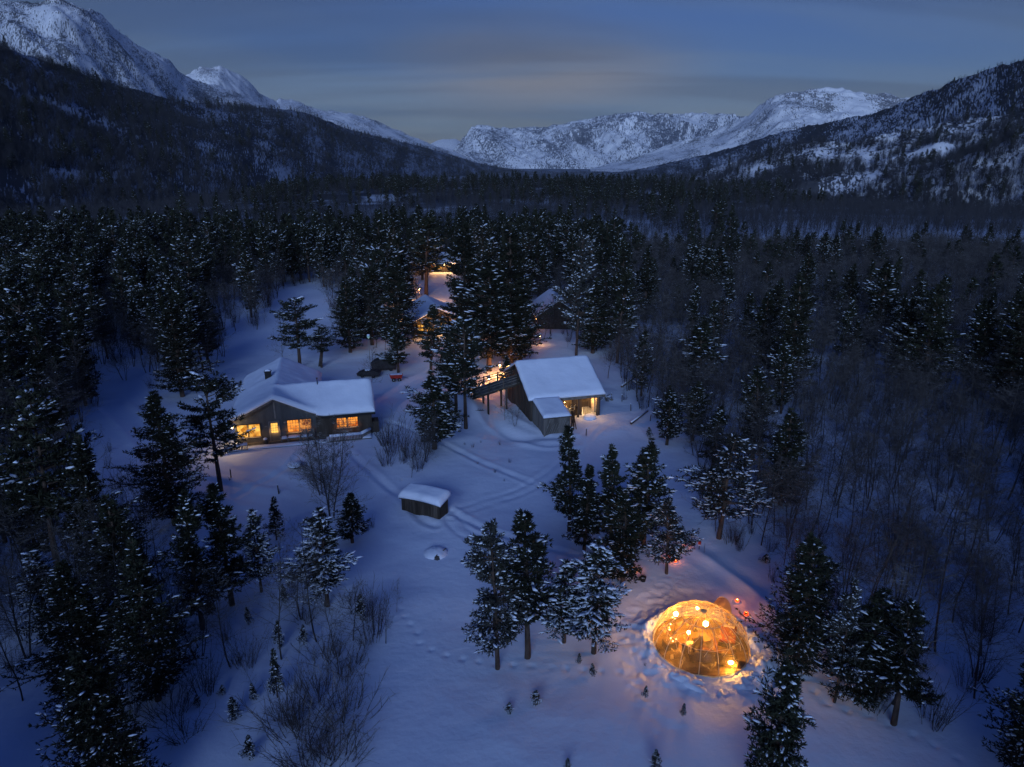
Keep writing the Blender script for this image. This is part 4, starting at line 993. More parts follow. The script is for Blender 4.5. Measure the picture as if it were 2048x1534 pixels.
fp = np.vstack([FB, FB2]); 
scatter('birch_forest', np.column_stack([fp, hzs(fp[:, 0], fp[:, 1])-.2]), np.concatenate([rng.uniform(.7, 1.2, len(FB)), rng.uniform(1.0, 1.5, len(FB2))]), rng.integers(0, 3, len(fp)), lodb, 'hazy belt of bare birch wood across the valley floor', seed=4)
def slope_forest(name, surf, n, label, dens_s, thr, sc=(0.8, 1.5), pine=0.25, tmin=0.0, tmax=1.02, seed=1, umax=2300, umin=-150):
    V, us = surf; rg = np.random.default_rng(seed); nv, nu = V.shape[:2]
    a = rg.uniform(tmin, min(tmax, .999), n)*(nv-1); b = rg.uniform(0, .999, n)*(nu-1)
    u_ = np.interp(b, np.arange(nu), us); k = (u_ < umax) & (u_ > umin); a, b = a[k], b[k]
    i = a.astype(int); j = b.astype(int); fa = (a-i)[:, None]; fb = (b-j)[:, None]
    P = V[i, j]*(1-fa)*(1-fb)+V[i+1, j]*fa*(1-fb)+V[i, j+1]*(1-fa)*fb+V[i+1, j+1]*fa*fb
    nn = fbm(P[:, 0]/dens_s, P[:, 1]/dens_s+P[:, 2]/dens_s*.5, 4, seed, .6)+.5
    m = nn > thr
    P = P[m]; P[:, 2] -= .5; ix = np.where(rg.random(len(P)) < pine, 3+rg.integers(0, 3, len(P)), rg.integers(0, 3, len(P)))
    scatter(name, P, rg.uniform(*sc, len(P)), ix, lodb+LODM, label, seed=seed)
slope_forest('hillside_forest', L1, 26000, 'dark bare forest covering the left hillside', 60, .33, pine=.04, seed=5)
slope_forest('hillside_forest', R0, 13000, 'bare scrub forest on the rocky hillside at right', 50, .46, pine=.03, seed=6, umin=1200)
slope_forest('hillside_forest', R1, 9000, 'dark forest on the ridge at right', 90, .40, pine=.05, sc=(.5, .9), seed=7, umin=1200)
slope_forest('hillside_forest', L2, 7000, 'scattered mountain birches on the snowy left mountain', 80, .50, pine=.0, sc=(.5, 1.0), seed=8)

# shrubs and bare trees one can point to
def ground_shrub(k, u, v, s, label, rz=0.0, name='bare_bush', cat='bush', mesh=None, sz=None):
    p = ground_hit(u, v); o = obj(name, mesh or SHRUB[k], None, (p[0], p[1], p[2]-.05)); o.rotation_euler = (0, 0, rz); o.scale = (s, s, (sz or s)*(.42 if v > 1180 else .85))
    tag(o, label, cat, 'bare bushes and saplings')
    USED.append((p[0], p[1], 1)); return o
def tree_px(k, u, v, top, label, rz=0.0, wide=1.0):
    p = ground_hit(u, v); r = ray(u, top); zt = CAMZ+r[2]/math.hypot(r[0], r[1])*math.hypot(p[0], p[1]); s = (zt-p[2])/9.0
    o = place_birch(k, p[0], p[1], p[2]-.1, s, label, 'bare birches near the buildings', rz); o.scale = (s*wide, s*wide, s); return o
tree_px('birch_f', 662, 1035, 800, 'big bare bushy tree in front of the farmhouse wing', 1.0, 1.15)
tree_px('birch_f', 645, 990, 800, 'bare forked tree close to the farmhouse wing window', 2.2)
tree_px('birch_b', 742, 800, 690, 'slim white-stemmed birch behind the farmhouse wing', 0.4)
tree_px('birch_f', 850, 925, 800, 'bare birch tangled with the bushy pine between house and barn', 0.4)
tree_px('birch_d', 860, 900, 830, 'frosted bare shrub tree at the foot of the bushy pine', 0.9, 1.2)
tree_px('birch_d', 1010, 838, 770, 'bare small tree under the barn bridge', 0.9)
tree_px('birch_e', 1030, 850, 790, 'bare frosted shrub tree against the barn gable', 1.9)
tree_px('birch_a', 822, 955, 880, 'leafless sapling beside the small shed', 1.2, .7)
tree_px('birch_a', 770, 1288, 1160, 'thin leafless sapling alone on the snow left of centre', 2.0, .55)
tree_px('birch_b', 793, 1225, 1155, 'leafless branching sapling right of the thin one left of centre', 0.3, .8)
tree_px('birch_b', 1700, 1010, 860, 'pale snow-lined birch in the wood at right', 0.3)
tree_px('birch_d', 1850, 960, 870, 'spreading snow-lined birch in the wood at right', 0.3, 1.6)
tree_px('birch_b', 570, 742, 640, 'frosted birch behind the farmhouse ridge', 2.4)
for u, v, s, k, lab in [(790,905,1.3,'c','tall brush of bare stems right of the farmhouse'),(775,890,1.1,'a','brush of bare stems nearest the farmhouse wing'),(805,925,1.0,'b','thin brush at the front of the stems right of the farmhouse'),
    (825,915,1.1,'a','brush of stems beside the bushy pine'),(640,1400,1.3,'c','dense bare thicket bush below the stout pine'),(690,1440,1.4,'c','dense bare thicket bush right in the lower left thicket'),(600,1480,1.4,'c','dense bare thicket bush at the bottom of the lower left thicket'),
    (650,1320,1.2,'a','bare bush at the top of the lower left thicket'),(700,1340,1.1,'a','bare bush at the top right of the lower left thicket'),(560,1440,1.2,'a','bare bush at the left of the lower left thicket'),(730,1290,.9,'b','thin bush at the right rim of the thicket'),
    (620,1540,1.4,'c','bare bush cut by the bottom edge'),(670,1520,1.3,'c','second bare bush cut by the bottom edge'),(260,980,1.0,'a','bare bush on the snow left of the dark pine by the house'),(285,1010,.8,'b','small bare bush below the one left of the dark pine'),
    (100,1060,.6,'b','bare twiggy bush at left'),(735,1060,.55,'b','low bare bush left of the small shed'),(745,1055,.5,'b','tiny bare bush left of the small shed'),(945,895,.3,'b','tiny twigs poking from the snow before the barn'),(1000,890,.3,'b','twig tuft poking from the snow below the barn bridge'),
    (1020,925,.28,'b','twig tuft at the centre of the clearing'),(990,945,.3,'b','small twig tuft above the shed tracks'),(1460,1085,.8,'a','bare bush right of the wide pine trunk'),(1480,1100,.8,'b','bare low bush at the wood edge by the wide pine'),
    (470,1330,.8,'b','thin bare bush on the lower left snow'),(340,1430,1.1,'c','bare bush at the foot of the lower left pines'),(370,1470,1.1,'a','bare bush right of the lower left pines'),(700,1210,.9,'a','bare bush beneath the stout pine'),(610,1240,.9,'a','bare bush left beneath the stout pine'),
    (835,940,.8,'a','frosty brush behind the small shed'),(775,930,.9,'a','brush of stems left of the shed path'),(1560,1000,1.0,'a','bare bush beneath the big dark pine at right')]:
    ground_shrub(k, u, v, s, lab, rz=u*.37)
for q, (u, v, s) in enumerate([(930,890,.12),(962,885,.10),(955,928,.12),(1008,962,.1),(880,1240,.08),(1290,1330,.1),(1480,860,.3),(1250,800,.35),(460,960,.14),(558,985,.16),(545,1190,.14)]):
    ground_shrub('b', u, v, s*1.6, 'few twigs sticking out of the open snow', rz=q, name='twig_tuft', cat='twigs')['group'] = 'twigs sticking out of the snow'
# ------------------------------------------------------------------ buildings
def snow_roof(name, parent, topf, insets, x0, x1, y0, y1, T=0.45, cell=0.22, Rr=0.5, seed=1, mat_=None):
    """A closed blanket of snow over a roof; insets(X,Y) = distance inside the footprint."""
    nx = int(round((x1-x0)/cell)); ny = int(round((y1-y0)/cell))
    gx = np.linspace(x0, x1, nx+1); gy = np.linspace(y0, y1, ny+1); X, Y = np.meshgrid(gx, gy)
    d = insets(X, Y); base = topf(X, Y)
    q = np.clip(d/Rr, 0, 1); prof = 0.42+0.58*np.sqrt(np.clip(1-(1-q)**2, 0, 1))
    top = base + T*prof + 0.10*T*fbm(X/1.3, Y/1.3, 3, seed)*2
    cx = (X[:-1, :-1]+X[1:, 1:])/2; cy = (Y[:-1, :-1]+Y[1:, 1:])/2
    ok = insets(cx, cy) > 0
    n = (nx+1)*(ny+1); idx = np.arange(n).reshape(ny+1, nx+1)
    a, b, c, e = idx[:-1, :-1][ok], idx[:-1, 1:][ok], idx[1:, 1:][ok], idx[1:, :-1][ok]
    # the lip bulges out a little and unevenly
    ed = (d <= 1e-6)
    jx = 0.12*fbm(X/0.6, Y/0.6, 2, seed+3); jy = 0.12*fbm(X/0.6+9, Y/0.6, 2, seed+4)
    VT = np.stack([X+jx*(q < .5), Y+jy*(q < .5), top], -1).reshape(-1, 3); VB = np.stack([X, Y, base+0.015], -1).reshape(-1, 3)
    F = [np.stack([a, b, c, e], -1), np.stack([a, e, c, b], -1)+n]
    edges = {}
    for f in np.stack([a, b, c, e], -1):
        for i in range(4):
            k = (int(f[i]), int(f[(i+1) % 4]))
            if (k[1], k[0]) in edges: del edges[(k[1], k[0])]
            else: edges[k] = 1
    F.append(np.array([(p+n, q_+n, q_, p) for p, q_ in edges]))
    V = np.vstack([VT, VB]); used = np.unique(np.concatenate([f.ravel() for f in F])); remap = np.full(len(V), -1); remap[used] = np.arange(len(used))
    return obj(name, mesh_np(name, V[used], [remap[f] for f in F], mat_ or M_SNOW, smooth_=True), parent)
def rect_inset(x0, x1, y0, y1): return lambda X, Y: np.minimum(np.minimum(X-x0, x1-X), np.minimum(Y-y0, y1-Y))
def glow_mat(name, c1, c2, strength, scale=2.2):
    m = bpy.data.materials.new(name); m.use_nodes = True; t = m.node_tree; t.nodes.remove(principled(m))
    c = t.nodes.new('ShaderNodeTexCoord'); n = t.nodes.new('ShaderNodeTexVoronoi'); n.inputs['Scale'].default_value = scale; n.feature = 'F1'
    n0 = t.nodes.new('ShaderNodeTexNoise'); n0.inputs['Scale'].default_value = scale*.9; n0.inputs['Detail'].default_value = 3
    t.links.new(c.outputs['Object'], n0.inputs['Vector']); t.links.new(c.outputs['Object'], n.inputs['Vector'])
    sx = t.nodes.new('ShaderNodeSeparateColor'); t.links.new(n.outputs['Color'], sx.inputs[0])
    ad = t.nodes.new('ShaderNodeMath'); ad.operation = 'MULTIPLY_ADD'; t.links.new(sx.outputs[0], ad.inputs[0]); ad.inputs[1].default_value = .45; t.links.new(n0.outputs[0], ad.inputs[2])
    r = t.nodes.new('ShaderNodeValToRGB'); t.links.new(ad.outputs[0], r.inputs[0]); r.color_ramp.elements[0].position = .45; r.color_ramp.elements[1].position = .95
    r.color_ramp.elements[0].color = (*c1, 1); r.color_ramp.elements[1].color = (*c2, 1)
    e = t.nodes.new('ShaderNodeEmission'); t.links.new(r.outputs[0], e.inputs[0]); e.inputs[1].default_value = strength
    o = next(x for x in t.nodes if x.type == 'OUTPUT_MATERIAL'); t.links.new(e.outputs[0], o.inputs[0]); return m
G_YEL = glow_mat('window_light_yellow', (0.40, 0.13, 0.012), (1.0, 0.55, 0.11), 1.45)
G_ORA = glow_mat('window_light_orange', (0.36, 0.06, 0.008), (1.0, 0.34, 0.05), 1.3)
G_DIM = glow_mat('window_light_dim', (0.16, 0.04, 0.02), (0.95, 0.36, 0.08), 1.0)
BULB = emis('lamp_bulb', (1.0, 0.66, 0.26), 70)
BULB_S = emis('small_bulb', (1.0, 0.50, 0.14), 26)
def lamp_light(loc, energy, color=(1.0, 0.46, 0.14), size=0.15, parent=None, name='lamp_light'):
    l = bpy.data.lights.new(name, 'POINT'); l.energy = energy; l.color = color; l.shadow_soft_size = size
    o = bpy.data.objects.new(name, l); COL.objects.link(o); o.location = loc
    if parent: o.parent = parent
    return o
def window(parent, x0, x1, z0, z1, Y, nx, ny, glow, fr=0.07, out=-1, bar=0.022):
    """Window in a wall that faces local -Y (out=-1)."""
    s = out; m = MB()
    ya, yb = sorted((Y, Y+s*0.07))
    m.box(x0-fr, ya, z0-fr, x1+fr, yb, z0); m.box(x0-fr, ya, z1, x1+fr, yb, z1+fr); m.box(x0-fr, ya, z0, x0, yb, z1); m.box(x1, ya, z0, x1+fr, yb, z1)
    w_ = m.build('window', M_FRAME, parent)
    ya, yb = sorted((Y+s*0.012, Y+s*0.02)); MB().box(x0, ya, z0, x1, yb, z1).build('pane', glow, w_)
    mm = MB(); ya, yb = sorted((Y+s*0.022, Y+s*0.055))
    for i in range(1, nx): x = x0+(x1-x0)*i/nx; mm.box(x-bar, ya, z0, x+bar, yb, z1)
    for i in range(1, ny): z = z0+(z1-z0)*i/ny; mm.box(x0, ya+.002, z-bar, x1, yb+.002, z+bar)
    if mm.v: mm.build('glazing_bars', M_FRAME, w_)
    ya, yb = sorted((Y+s*0.07, Y+s*0.13)); MB().box(x0-fr-.03, ya, z0-fr-.03, x1+fr+.03, yb, z0-fr+.01).build('sill', M_TRIM, w_)
    return w_
def gable_wall(x0, x1, y0, y1, z0, ze, zr):
    """A walled body with a pitched top, ridge along Y."""
    c = (x0+x1)/2
    return MB().prism([(x0,y0,z0),(x1,y0,z0),(x1,y0,ze),(c,y0,zr),(x0,y0,ze)], (0, y1-y0, 0))
def cladding(name, x0, x1, Y, zf, step, m, parent, th=0.02, z0=0.0):
    """Vertical cladding boards standing proud of a wall that faces -Y, one raised strip per board."""
    b = MB(); n = int((x1-x0)/step)
    for i in range(n):
        a = x0+(x1-x0)*i/n; c = a+(x1-x0)/n*0.80; b.box(a, Y-th-(i % 3)*.004, z0, c, Y, min(zf(a), zf(c)))
    return b.build(name, m, parent, kind='stuff')

# --- the farmhouse
H = empty('farmhouse', (BH[0], BH[1], 0), BH[2])
tag(H, 'grey timber farmhouse with snow-covered cross roofs and glowing orange windows', 'house')
W2, HL, HE, HR = 4.49, 15.63, 2.55, 4.74
WX, WY0, WYR, WR = 10.13, -0.28, 3.37, 4.79
WYB = 2*WYR-WY0
gable_wall(-W2+.45, W2-.45, 0.6, HL-.5, -.5, HE-.02+.2*.0, HR-.12).build('wall', M_WALL, H)
wf = lambda x: HR-.14-abs(x)*(HR-HE)/W2
cladding('cladding', -W2+.47, W2-.47, 0.6, lambda x: wf(x)-.02, 0.16, M_WALL, H)
MB().box(-.07, .555, 2.45, .07, .575, 4.3).build('gable_batten', M_TRIM, H)
MB().prism([(4.05,WY0+.55,-.5),(4.05,WYB-.5,-.5),(4.05,WYB-.5,HE),(4.05,WYR,WR-.15),(4.05,WY0+.55,HE)], (WX-.35-4.05, 0, 0)).build('wing_wall', M_WOOD, H)
bb = MB()
for i in range(17): z = 0.0+i*.145; bb.box(4.06, WY0+.515, z, WX-.36, WY0+.549, z+.115)
bb.build('log_cladding', M_WOOD, H, kind='stuff')
def topf_house(X, Y):
    a = HR-np.abs(X)*(HR-HE)/W2; b = WR-np.abs(Y-WYR)*(WR-HE)/(WYR-WY0)
    a = np.where(np.abs(X) <= W2+.4, a, 0); b = np.where((X >= 0) & (Y <= WYB+.3), b, 0)
    k = .35; h = np.clip(.5+.5*(a-b)/k, 0, 1); return b*(1-h)+a*h+k*h*(1-h)
def inset_house(X, Y):
    a = np.minimum(np.minimum(X+W2, W2-X), np.minimum(Y, HL-Y)); b = np.minimum(np.minimum(X-np.where(Y < 0, W2-.35, 0), WX-X), np.minimum(Y-WY0, WYB-Y))
    return np.maximum(a, b)
rf = MB()
for s in (-1, 1):
    rf.prism([(0, 0, HR), (s*W2, 0, HE), (s*W2, 0, HE-.16), (0, 0, HR-.16)], (0, HL, 0))
roof = rf.build('roof', M_WOOD, H)
rw = MB()
for s in (-1, 1):
    yy = WYR+s*(WYR-WY0)
    rw.prism([(W2-.2, WYR, WR), (W2-.2, yy, HE), (W2-.2, yy, HE-.16), (W2-.2, WYR, WR-.16)], (WX-W2+.2, 0, 0))
rw.build('wing_roof', M_WOOD, H)
fb = MB()
for s in (-1, 1): fb.prism([(0, -.04, HR+.02), (s*(W2+.03), -.04, HE-.0), (s*(W2+.03), -.04, HE-.26), (0, -.04, HR-.24)], (0, .035, 0))
fb.build('bargeboard', M_GREYWOOD, roof)
MB().box(4.6, WY0-.05, HE-.2, WX+.02, WY0-.01, HE+.04).build('gutter', M_METAL, H)
snow_roof('roof_snow', roof, topf_house, inset_house, -W2, WX+.03, WY0, HL, T=.52, cell=.2165, Rr=.75, seed=5)
for n_, (cx, cy, s, zt) in {'chimney': (-1.0, 8.0, .33, 5.5)}.items():
    ch = MB().box(cx-s, cy-s*.8, 3.2, cx+s, cy+s*.8, zt).build('chimney', M_METAL, H)
    MB().box(cx-s-.06, cy-s*.8-.06, zt, cx+s+.06, cy+s*.8+.06, zt+.06).build('cap', M_METAL, ch)
    snow_roof('snow_cap', ch, lambda X, Y: 0*X+zt+.06, rect_inset(cx-s, cx+s, cy-s*.8, cy+s*.8), cx-s, cx+s, cy-s*.8, cy+s*.8, T=.22, cell=.12, Rr=.25)
MB().tube((4.4, 3.0, 4.2), (4.4, 3.0, 5.75), .05).tube((4.4, 3.0, 5.75), (4.4, 3.0, 5.83), .1).build('vent_pipe', M_METAL, H)
window(H, -3.80, -2.85, 0.72, 2.05, .54, 1, 1, G_YEL)
window(H, -2.66, -1.60, 0.72, 2.05, .54, 2, 1, G_YEL)
window(H, 1.15, 2.22, 0.88, 2.15, .54, 4, 4, G_ORA)
window(H, 2.42, 3.50, 0.88, 2.15, .54, 4, 4, G_DIM)
window(H, 6.15, 7.08, 1.05, 2.05, WY0+.50, 4, 4, G_ORA)
window(H, 7.34, 8.28, 1.05, 2.05, WY0+.50, 4, 4, G_ORA)
dr = MB().box(-.62, .50, 0.02, .28, .54, 2.12).build('door', M_WALL, H)
MB().box(-.72, .48, .02, -.62, .54, 2.2).box(.28, .48, .02, .38, .54, 2.2).box(-.72, .48, 2.12, .38, .545, 2.22).build('door_frame', M_TRIM, dr)
MB().box(-.50, .485, .95, .16, .497, 2.0).build('pane', G_YEL, dr)
gbm = MB()
for i in (1, 2): gbm.box(-.5+.22*i-.015, .47, .95, -.5+.22*i+.015, .484, 2.0)
for i in (1, 2, 3): gbm.box(-.5, .468, .95+.2625*i-.015, .16, .482, .95+.2625*i+.015)
gbm.build('glazing_bars', M_FRAME, dr)
MB().tube((.20, .44, 1.02), (.20, .50, 1.02), .025).tube((.20, .44, 1.02), (.08, .44, 1.02), .015).build('handle', M_POLE, dr)
MB().box(-4.6, -1.35, -.3, 5.0, .55, .04).build('deck', M_GREYWOOD, H)
MB().box(5.0, -1.30, -.3, 9.6, WY0+.5, .04).build('wing_deck', M_GREYWOOD, H)
snow_roof('deck_snow', H, lambda X, Y: 0*X+.045, rect_inset(-4.7, 5.0, -1.42, -.55), -4.7, 5.0, -1.42, -.55, T=.16, cell=.15, Rr=.3, seed=31)
snow_roof('wing_deck_snow', H, lambda X, Y: 0*X+.045, rect_inset(5.0, 9.6, -1.2, .1), 5.0, 9.6, -1.2, .1, T=.16, cell=.15, Rr=.3, seed=32)
def railing(P, hgt=.62, parent=H, snow=.16):
    r_ = MB(); pk_ = MB(); n_ = []
    for (x0, y0), (x1, y1) in zip(P[:-1], P[1:]):
        L = math.hypot(x1-x0, y1-y0); n = int(L/.15)
        r_.tube((x0, y0, hgt), (x1, y1, hgt), .05, n=4).tube((x0, y0, .12), (x1, y1, .12), .035, n=4)
        for i in range(n+1):
            t = i/n; pk_.box(x0+(x1-x0)*t-.042, y0+(y1-y0)*t-.02, .1, x0+(x1-x0)*t+.042, y0+(y1-y0)*t+.02, hgt)
    o = r_.build('railing', M_GREYWOOD, parent); pk_.build('pickets', M_GREYWOOD, o, kind='stuff')
    s = MB()
    for (x0, y0), (x1, y1) in zip(P[:-1], P[1:]): s.tube((x0, y0, hgt+.10), (x1, y1, hgt+.10), snow, n=8)
    s.build('rail_snow', M_SNOW, o, sm=True)
    return o
railing([(-4.9, -1.3), (-2.75, -1.45)])
railing([(5.3, -1.35), (8.5, -1.30), (9.5, -.2)])
MB().box(9.79, .5, -.3, 10.5, 1.9, 1.2).build('side_box', M_WOOD, H)
# wall lamps
wl = MB().box(-4.25, .38, 2.12, -4.05, .58, 2.2).build('wall_lamp', M_METAL, H)
MB().ball((-4.2, .22, 2.0), .11, 12).build('bulb', BULB, wl, sm=True)
lamp_light((-4.45, -.9, 1.9), 130, (1.0, .60, .25), .12, H)
MB().lathe([(.0, .02), (.14, .0), (.16, -.12), (.12, -.2)], 12, (.95, .42, 2.12)).build('wall_lamp', M_TRIM, H)
MB().box(-1.12, .55, 1.62, -.86, .575, 1.74).build('name_plate', M_TRIM, H)
# room light for the porch: an area lamp added outside each group of panes
def pane_light(x, z, Y, w_, h_, e, col=(1.0, .50, .16)):
    e = e*2.6
    l = bpy.data.lights.new('window_glow', 'AREA'); l.shape = 'RECTANGLE'; l.size = w_; l.size_y = h_; l.energy = e; l.color = col; l.spread = R(150)
    o = bpy.data.objects.new('window_glow', l); COL.objects.link(o); o.parent = H; o.location = (x, Y, z); o.rotation_euler = (R(90-18), 0, 0); return o
pane_light(-2.7, 1.4, .36, 2.1, 1.2, 34); pane_light(2.3, 1.5, .36, 2.3, 1.2, 34, (1, .42, .12)); pane_light(7.2, 1.5, WY0+.32, 2.1, .9, 16, (1, .42, .12)); pane_light(-.17, 1.5, .36, .6, 1, 10)
def put(name, label, cat, parent_loc, rz=0, group=None):
    e = empty(name, parent_loc, rz); return tag(e, label, cat, group)
def on_house(x, y, z=0.04):
    c, s = math.cos(BH[2]), math.sin(BH[2]); return (BH[0]+x*c-y*s, BH[1]+x*s+y*c, z)
# porch furniture
def chair(x, y, rz, label, snow=True):
    t = put('porch_chair', label, 'chair', on_house(x, y), BH[2]+rz, 'porch chairs')
    MB().box(-.32, -.30, .36, .32, .30, .44).build('seat', M_GREYWOOD, t)
    for sx in (-.29, .29):
        for sy in (-.27, .27): MB().box(sx-.03, sy-.03, 0, sx+.03, sy+.03, .36).build('leg', M_GREYWOOD, t)
    bk = MB()
    for i in range(5): bk.box(-.30+i*.125, .27, .44, -.20+i*.125, .31, 1.15)
    bk.build('backrest', M_GREYWOOD, t)
    for sx in (-.34, .34): MB().box(sx-.04, -.3, .62, sx+.04, .3, .66).build('armrest', M_GREYWOOD, t)
    if snow: snow_roof('seat_snow', t, lambda X, Y: 0*X+.44, rect_inset(-.30, .30, -.28, .25), -.30, .30, -.28, .25, T=.22, cell=.1, Rr=.2)
    return t
chair(.75, -.15, .2, 'wooden chair just right of the farmhouse door')
chair(2.75, -.12, -.1, 'wooden porch chair beneath the dim right-hand gable window')
chair(3.45, -.10, -.15, 'snow-filled porch chair nearest the farmhouse wing')
t = put('porch_table', 'low porch table under the orange gable window', 'table', on_house(1.75, -.25), BH[2])
MB().box(-.62, -.38, .50, .62, .38, .57).build('table_top', M_GREYWOOD, t)
for sx in (-.55, .55):
    for sy in (-.32, .32): MB().box(sx-.035, sy-.035, 0, sx+.035, sy+.035, .5).build('leg', M_GREYWOOD, t)
snow_roof('table_snow', t, lambda X, Y: 0*X+.57, rect_inset(-.6, .6, -.36, .36), -.6, .6, -.36, .36, T=.10, cell=.12, Rr=.2)
t = put('barrel_planter', 'round planter with snow beside the farmhouse door', 'planter', on_house(-1.12, -.2), BH[2])
MB().lathe([(0, 0), (.20, 0), (.27, .25), (.25, .5), (.22, .52), (0, .52)], 14).build('tub', M_WOOD, t); MB().ball((0, 0, .56), .22, 12, .7).build('tub_snow', M_SNOW, t, sm=True)
t = put('leaning_shovel', 'shovel leaning under the left farmhouse window', 'shovel', on_house(-3.1, -.1), BH[2])
MB().tube((0, 0, .1), (.35, .5, 1.3), .02).build('shaft', M_GREYWOOD, t); MB().box(-.14, -.04, 0, .14, 0, .35).build('scoop', M_TRIM, t)

# --- the barn
B = empty('barn', (BB[0], BB[1], 0), BB[2]); tag(B, 'old dark timber barn with a thick snow roof, lean-to and lamplit open bay', 'barn')
BL, BD, BE, BRd = 9.11, 5.7, 2.64, 5.34
# gable ends
for nm, x in (('gable_wall', .4), ('gable_wall', BL-.55)):
    MB().prism([(x, .5, -.6), (x, 2*BD-.5, -.6), (x, 2*BD-.5, BE-.05), (x, BD, BRd-.2), (x, .5, BE-.05)], (.16, 0, 0)).build(nm, M_WOOD, B)
MB().box(.56, 2*BD-.62, -.6, BL-.55, 2*BD-.5, BE-.1).build('back_wall', M_WOOD, B)
MB().box(.56, .5, -.6, 4.0, .62, BE-.05).build('front_wall', M_WOOD, B)
MB().box(.56, 3.6, -.6, BL-.56, 3.7, BE+1.0).build('inner_wall', M_WOOD, B)
def side_boards(name, x, y0, y1, zf, step, m, parent, th=.03, z0=-.5, sgn=-1):
    n = int((y1-y0)/step)
    for i in range(n):
        a = y0+(y1-y0)*i/n; c = a+(y1-y0)/n*.86; k = th+.012*((i*7) % 4)
        xa, xb = (x-k, x) if sgn < 0 else (x, x+k)
        MB().box(xa, a, z0, xb, c, min(zf(a), zf(c))).build(name, m, parent)
side_boards('board', .4, .5, 2*BD-.5, lambda y: BE-.08+(BRd-.2-BE)*(1-abs(y-BD)/(BD-.5)), .30, M_WOOD, B)
rb = MB()
for s in (-1, 1): rb.prism([(0, BD, BRd), (0, BD+s*BD, BE), (0, BD+s*BD, BE-.14), (0, BD, BRd-.14)], (BL, 0, 0))
broof = rb.build('roof', M_WOOD, B)
snow_roof('roof_snow', broof, lambda X, Y: BRd-np.abs(Y-BD)*(BRd-BE)/BD, rect_inset(-.03, BL+.03, -.03, 2*BD), -.03, BL+.03, -.03, 2*BD, T=.44, cell=.22, Rr=.42, seed=9)
MB().box(3.3, -.02, BE-.30, BL, .02, BE-.02).build('fascia', M_GREYWOOD, B)
for x in (4.05, 6.0, 8.35):
    MB().box(x-.11, .3, -.5, x+.11, .52, BE-.14).build('post', M_WOOD, B)
# half-open dark doors inside the bay
MB().box(5.35, 1.0, -.2, 6.7, 1.08, 2.2).build('bay_door', M_WOOD, B)
for i in range(6): MB().tube((7.0+.16*i, 1.2, 0), (6.75+.17*i, .9, 2.3), .04).build('leaning_pole', M_WOOD, B)
# lean-to
LX0, LX1, LY, LT, LE = .45, 3.49, -4.01, 2.66, 1.98
lt = MB().prism([(LX0+.12, LY+.15, -.6), (LX0+.12, .45, -.6), (LX0+.12, .45, LT-.08), (LX0+.12, LY+.15, LE-.08)], (LX1-LX0-.24, 0, 0)).build('lean_to_wall', M_GREYWOOD, B)
side_boards('board', LX0+.12, LY+.15, .45, lambda y: LE-.08+(LT-LE)*(y-LY)/4.46, .24, M_GREYWOOD, B)
random.seed(4)
for i in range(34):                       # lattice of slanting battens on the front of the lean-to
    x = LX0+.16+(LX1-LX0-.34)*i/33; y = LY+.15
    dz = .9+.25*random.random(); z0 = 0.05+random.random()*.9; x1 = min(LX1-.14, x+.42)
    if x1-x < .1: continue
    MB().tube((x, y-.03-(i % 3)*.012, z0), (x1, y-.03-(i % 3)*.012, min(LE-.1, z0+dz*(x1-x)/.42)), .022, n=4).build('batten', M_TRIM if i % 3 == 0 else M_GREYWOOD, lt)
for x in (LX0+.12, LX1-.12): MB().box(x-.07, LY+.06, -.5, x+.07, LY+.2, LE-.1).build('corner_post', M_GREYWOOD, lt)
MB().prism([(LX0-.03, LY, LE), (LX0-.03, .1, LT+.02), (LX0-.03, .1, LT-.08), (LX0-.03, LY, LE-.1)], (LX1-LX0+.06, 0, 0)).build('lean_to_roof', M_WOOD, B)
snow_roof('lean_to_snow', lt, lambda X, Y: LE+(LT-LE)*(Y-LY)/(-LY), rect_inset(LX0-.04, LX1+.04, LY-.03, .05), LX0-.04, LX1+.04, LY-.03, .05, T=.32, cell=.2, Rr=.35, seed=12)
# barn bridge
def ramp_z(x): return 2.0+1.3*(x+5.0)/5.4
for i in range(18):
    x = -5.0+i*.3; MB().prism([(x, 5.0, ramp_z(x)), (x+.26, 5.0, ramp_z(x+.26)), (x+.26, 5.0, ramp_z(x+.26)-.07), (x, 5.0, ramp_z(x)-.07)], (0, 2.7, 0)).build('bridge_plank', M_GREYWOOD, B)
for y in (5.05, 7.6): MB().prism([(-5.2, y, ramp_z(-5.2)-.08), (.4, y, ramp_z(.4)-.08), (.4, y, ramp_z(.4)-.34), (-5.2, y, ramp_z(-5.2)-.34)], (0, .14, 0)).build('bridge_beam', M_WOOD, B)
for y in (5.02, 7.72):
    for hh_ in (.40, .70, 1.0): MB().tube((-5.3, y, ramp_z(-5.3)+hh_), (.35, y, ramp_z(.35)+hh_), .05, n=5).build('bridge_rail', M_GREYWOOD, B)
    for x in (-5.0, -3.3, -1.6, 0.1): MB().box(x-.06, y-.06, ramp_z(x)-.3, x+.06, y+.06, ramp_z(x)+1.1).build('bridge_post', M_WOOD, B)
for x in (-3.4, -1.2):
    for y in (5.1, 7.6): MB().box(x-.1, y-.1, -.6, x+.1, y+.1, ramp_z(x)-.3).build('bridge_support', M_WOOD, B)
def on_barn(x, y, z=0.0):
    c, s = math.cos(BB[2]), math.sin(BB[2]); return (BB[0]+x*c-y*s, BB[1]+x*s+y*c, z)
bl_ = MB().tube((6.2, 2.6, 2.55), (6.2, 2.6, 2.4), .02).build('bay_lamp', M_METAL, B); MB().ball((6.2, 2.6, 2.32), .09, 10).build('bulb', BULB, bl_, sm=True)
lamp_light((6.2, 2.3, 2.15), 420, (1, .50, .15), .1, B); lamp_light((7.3, .1, 2.0), 110, (1, .5, .14), .1, B)
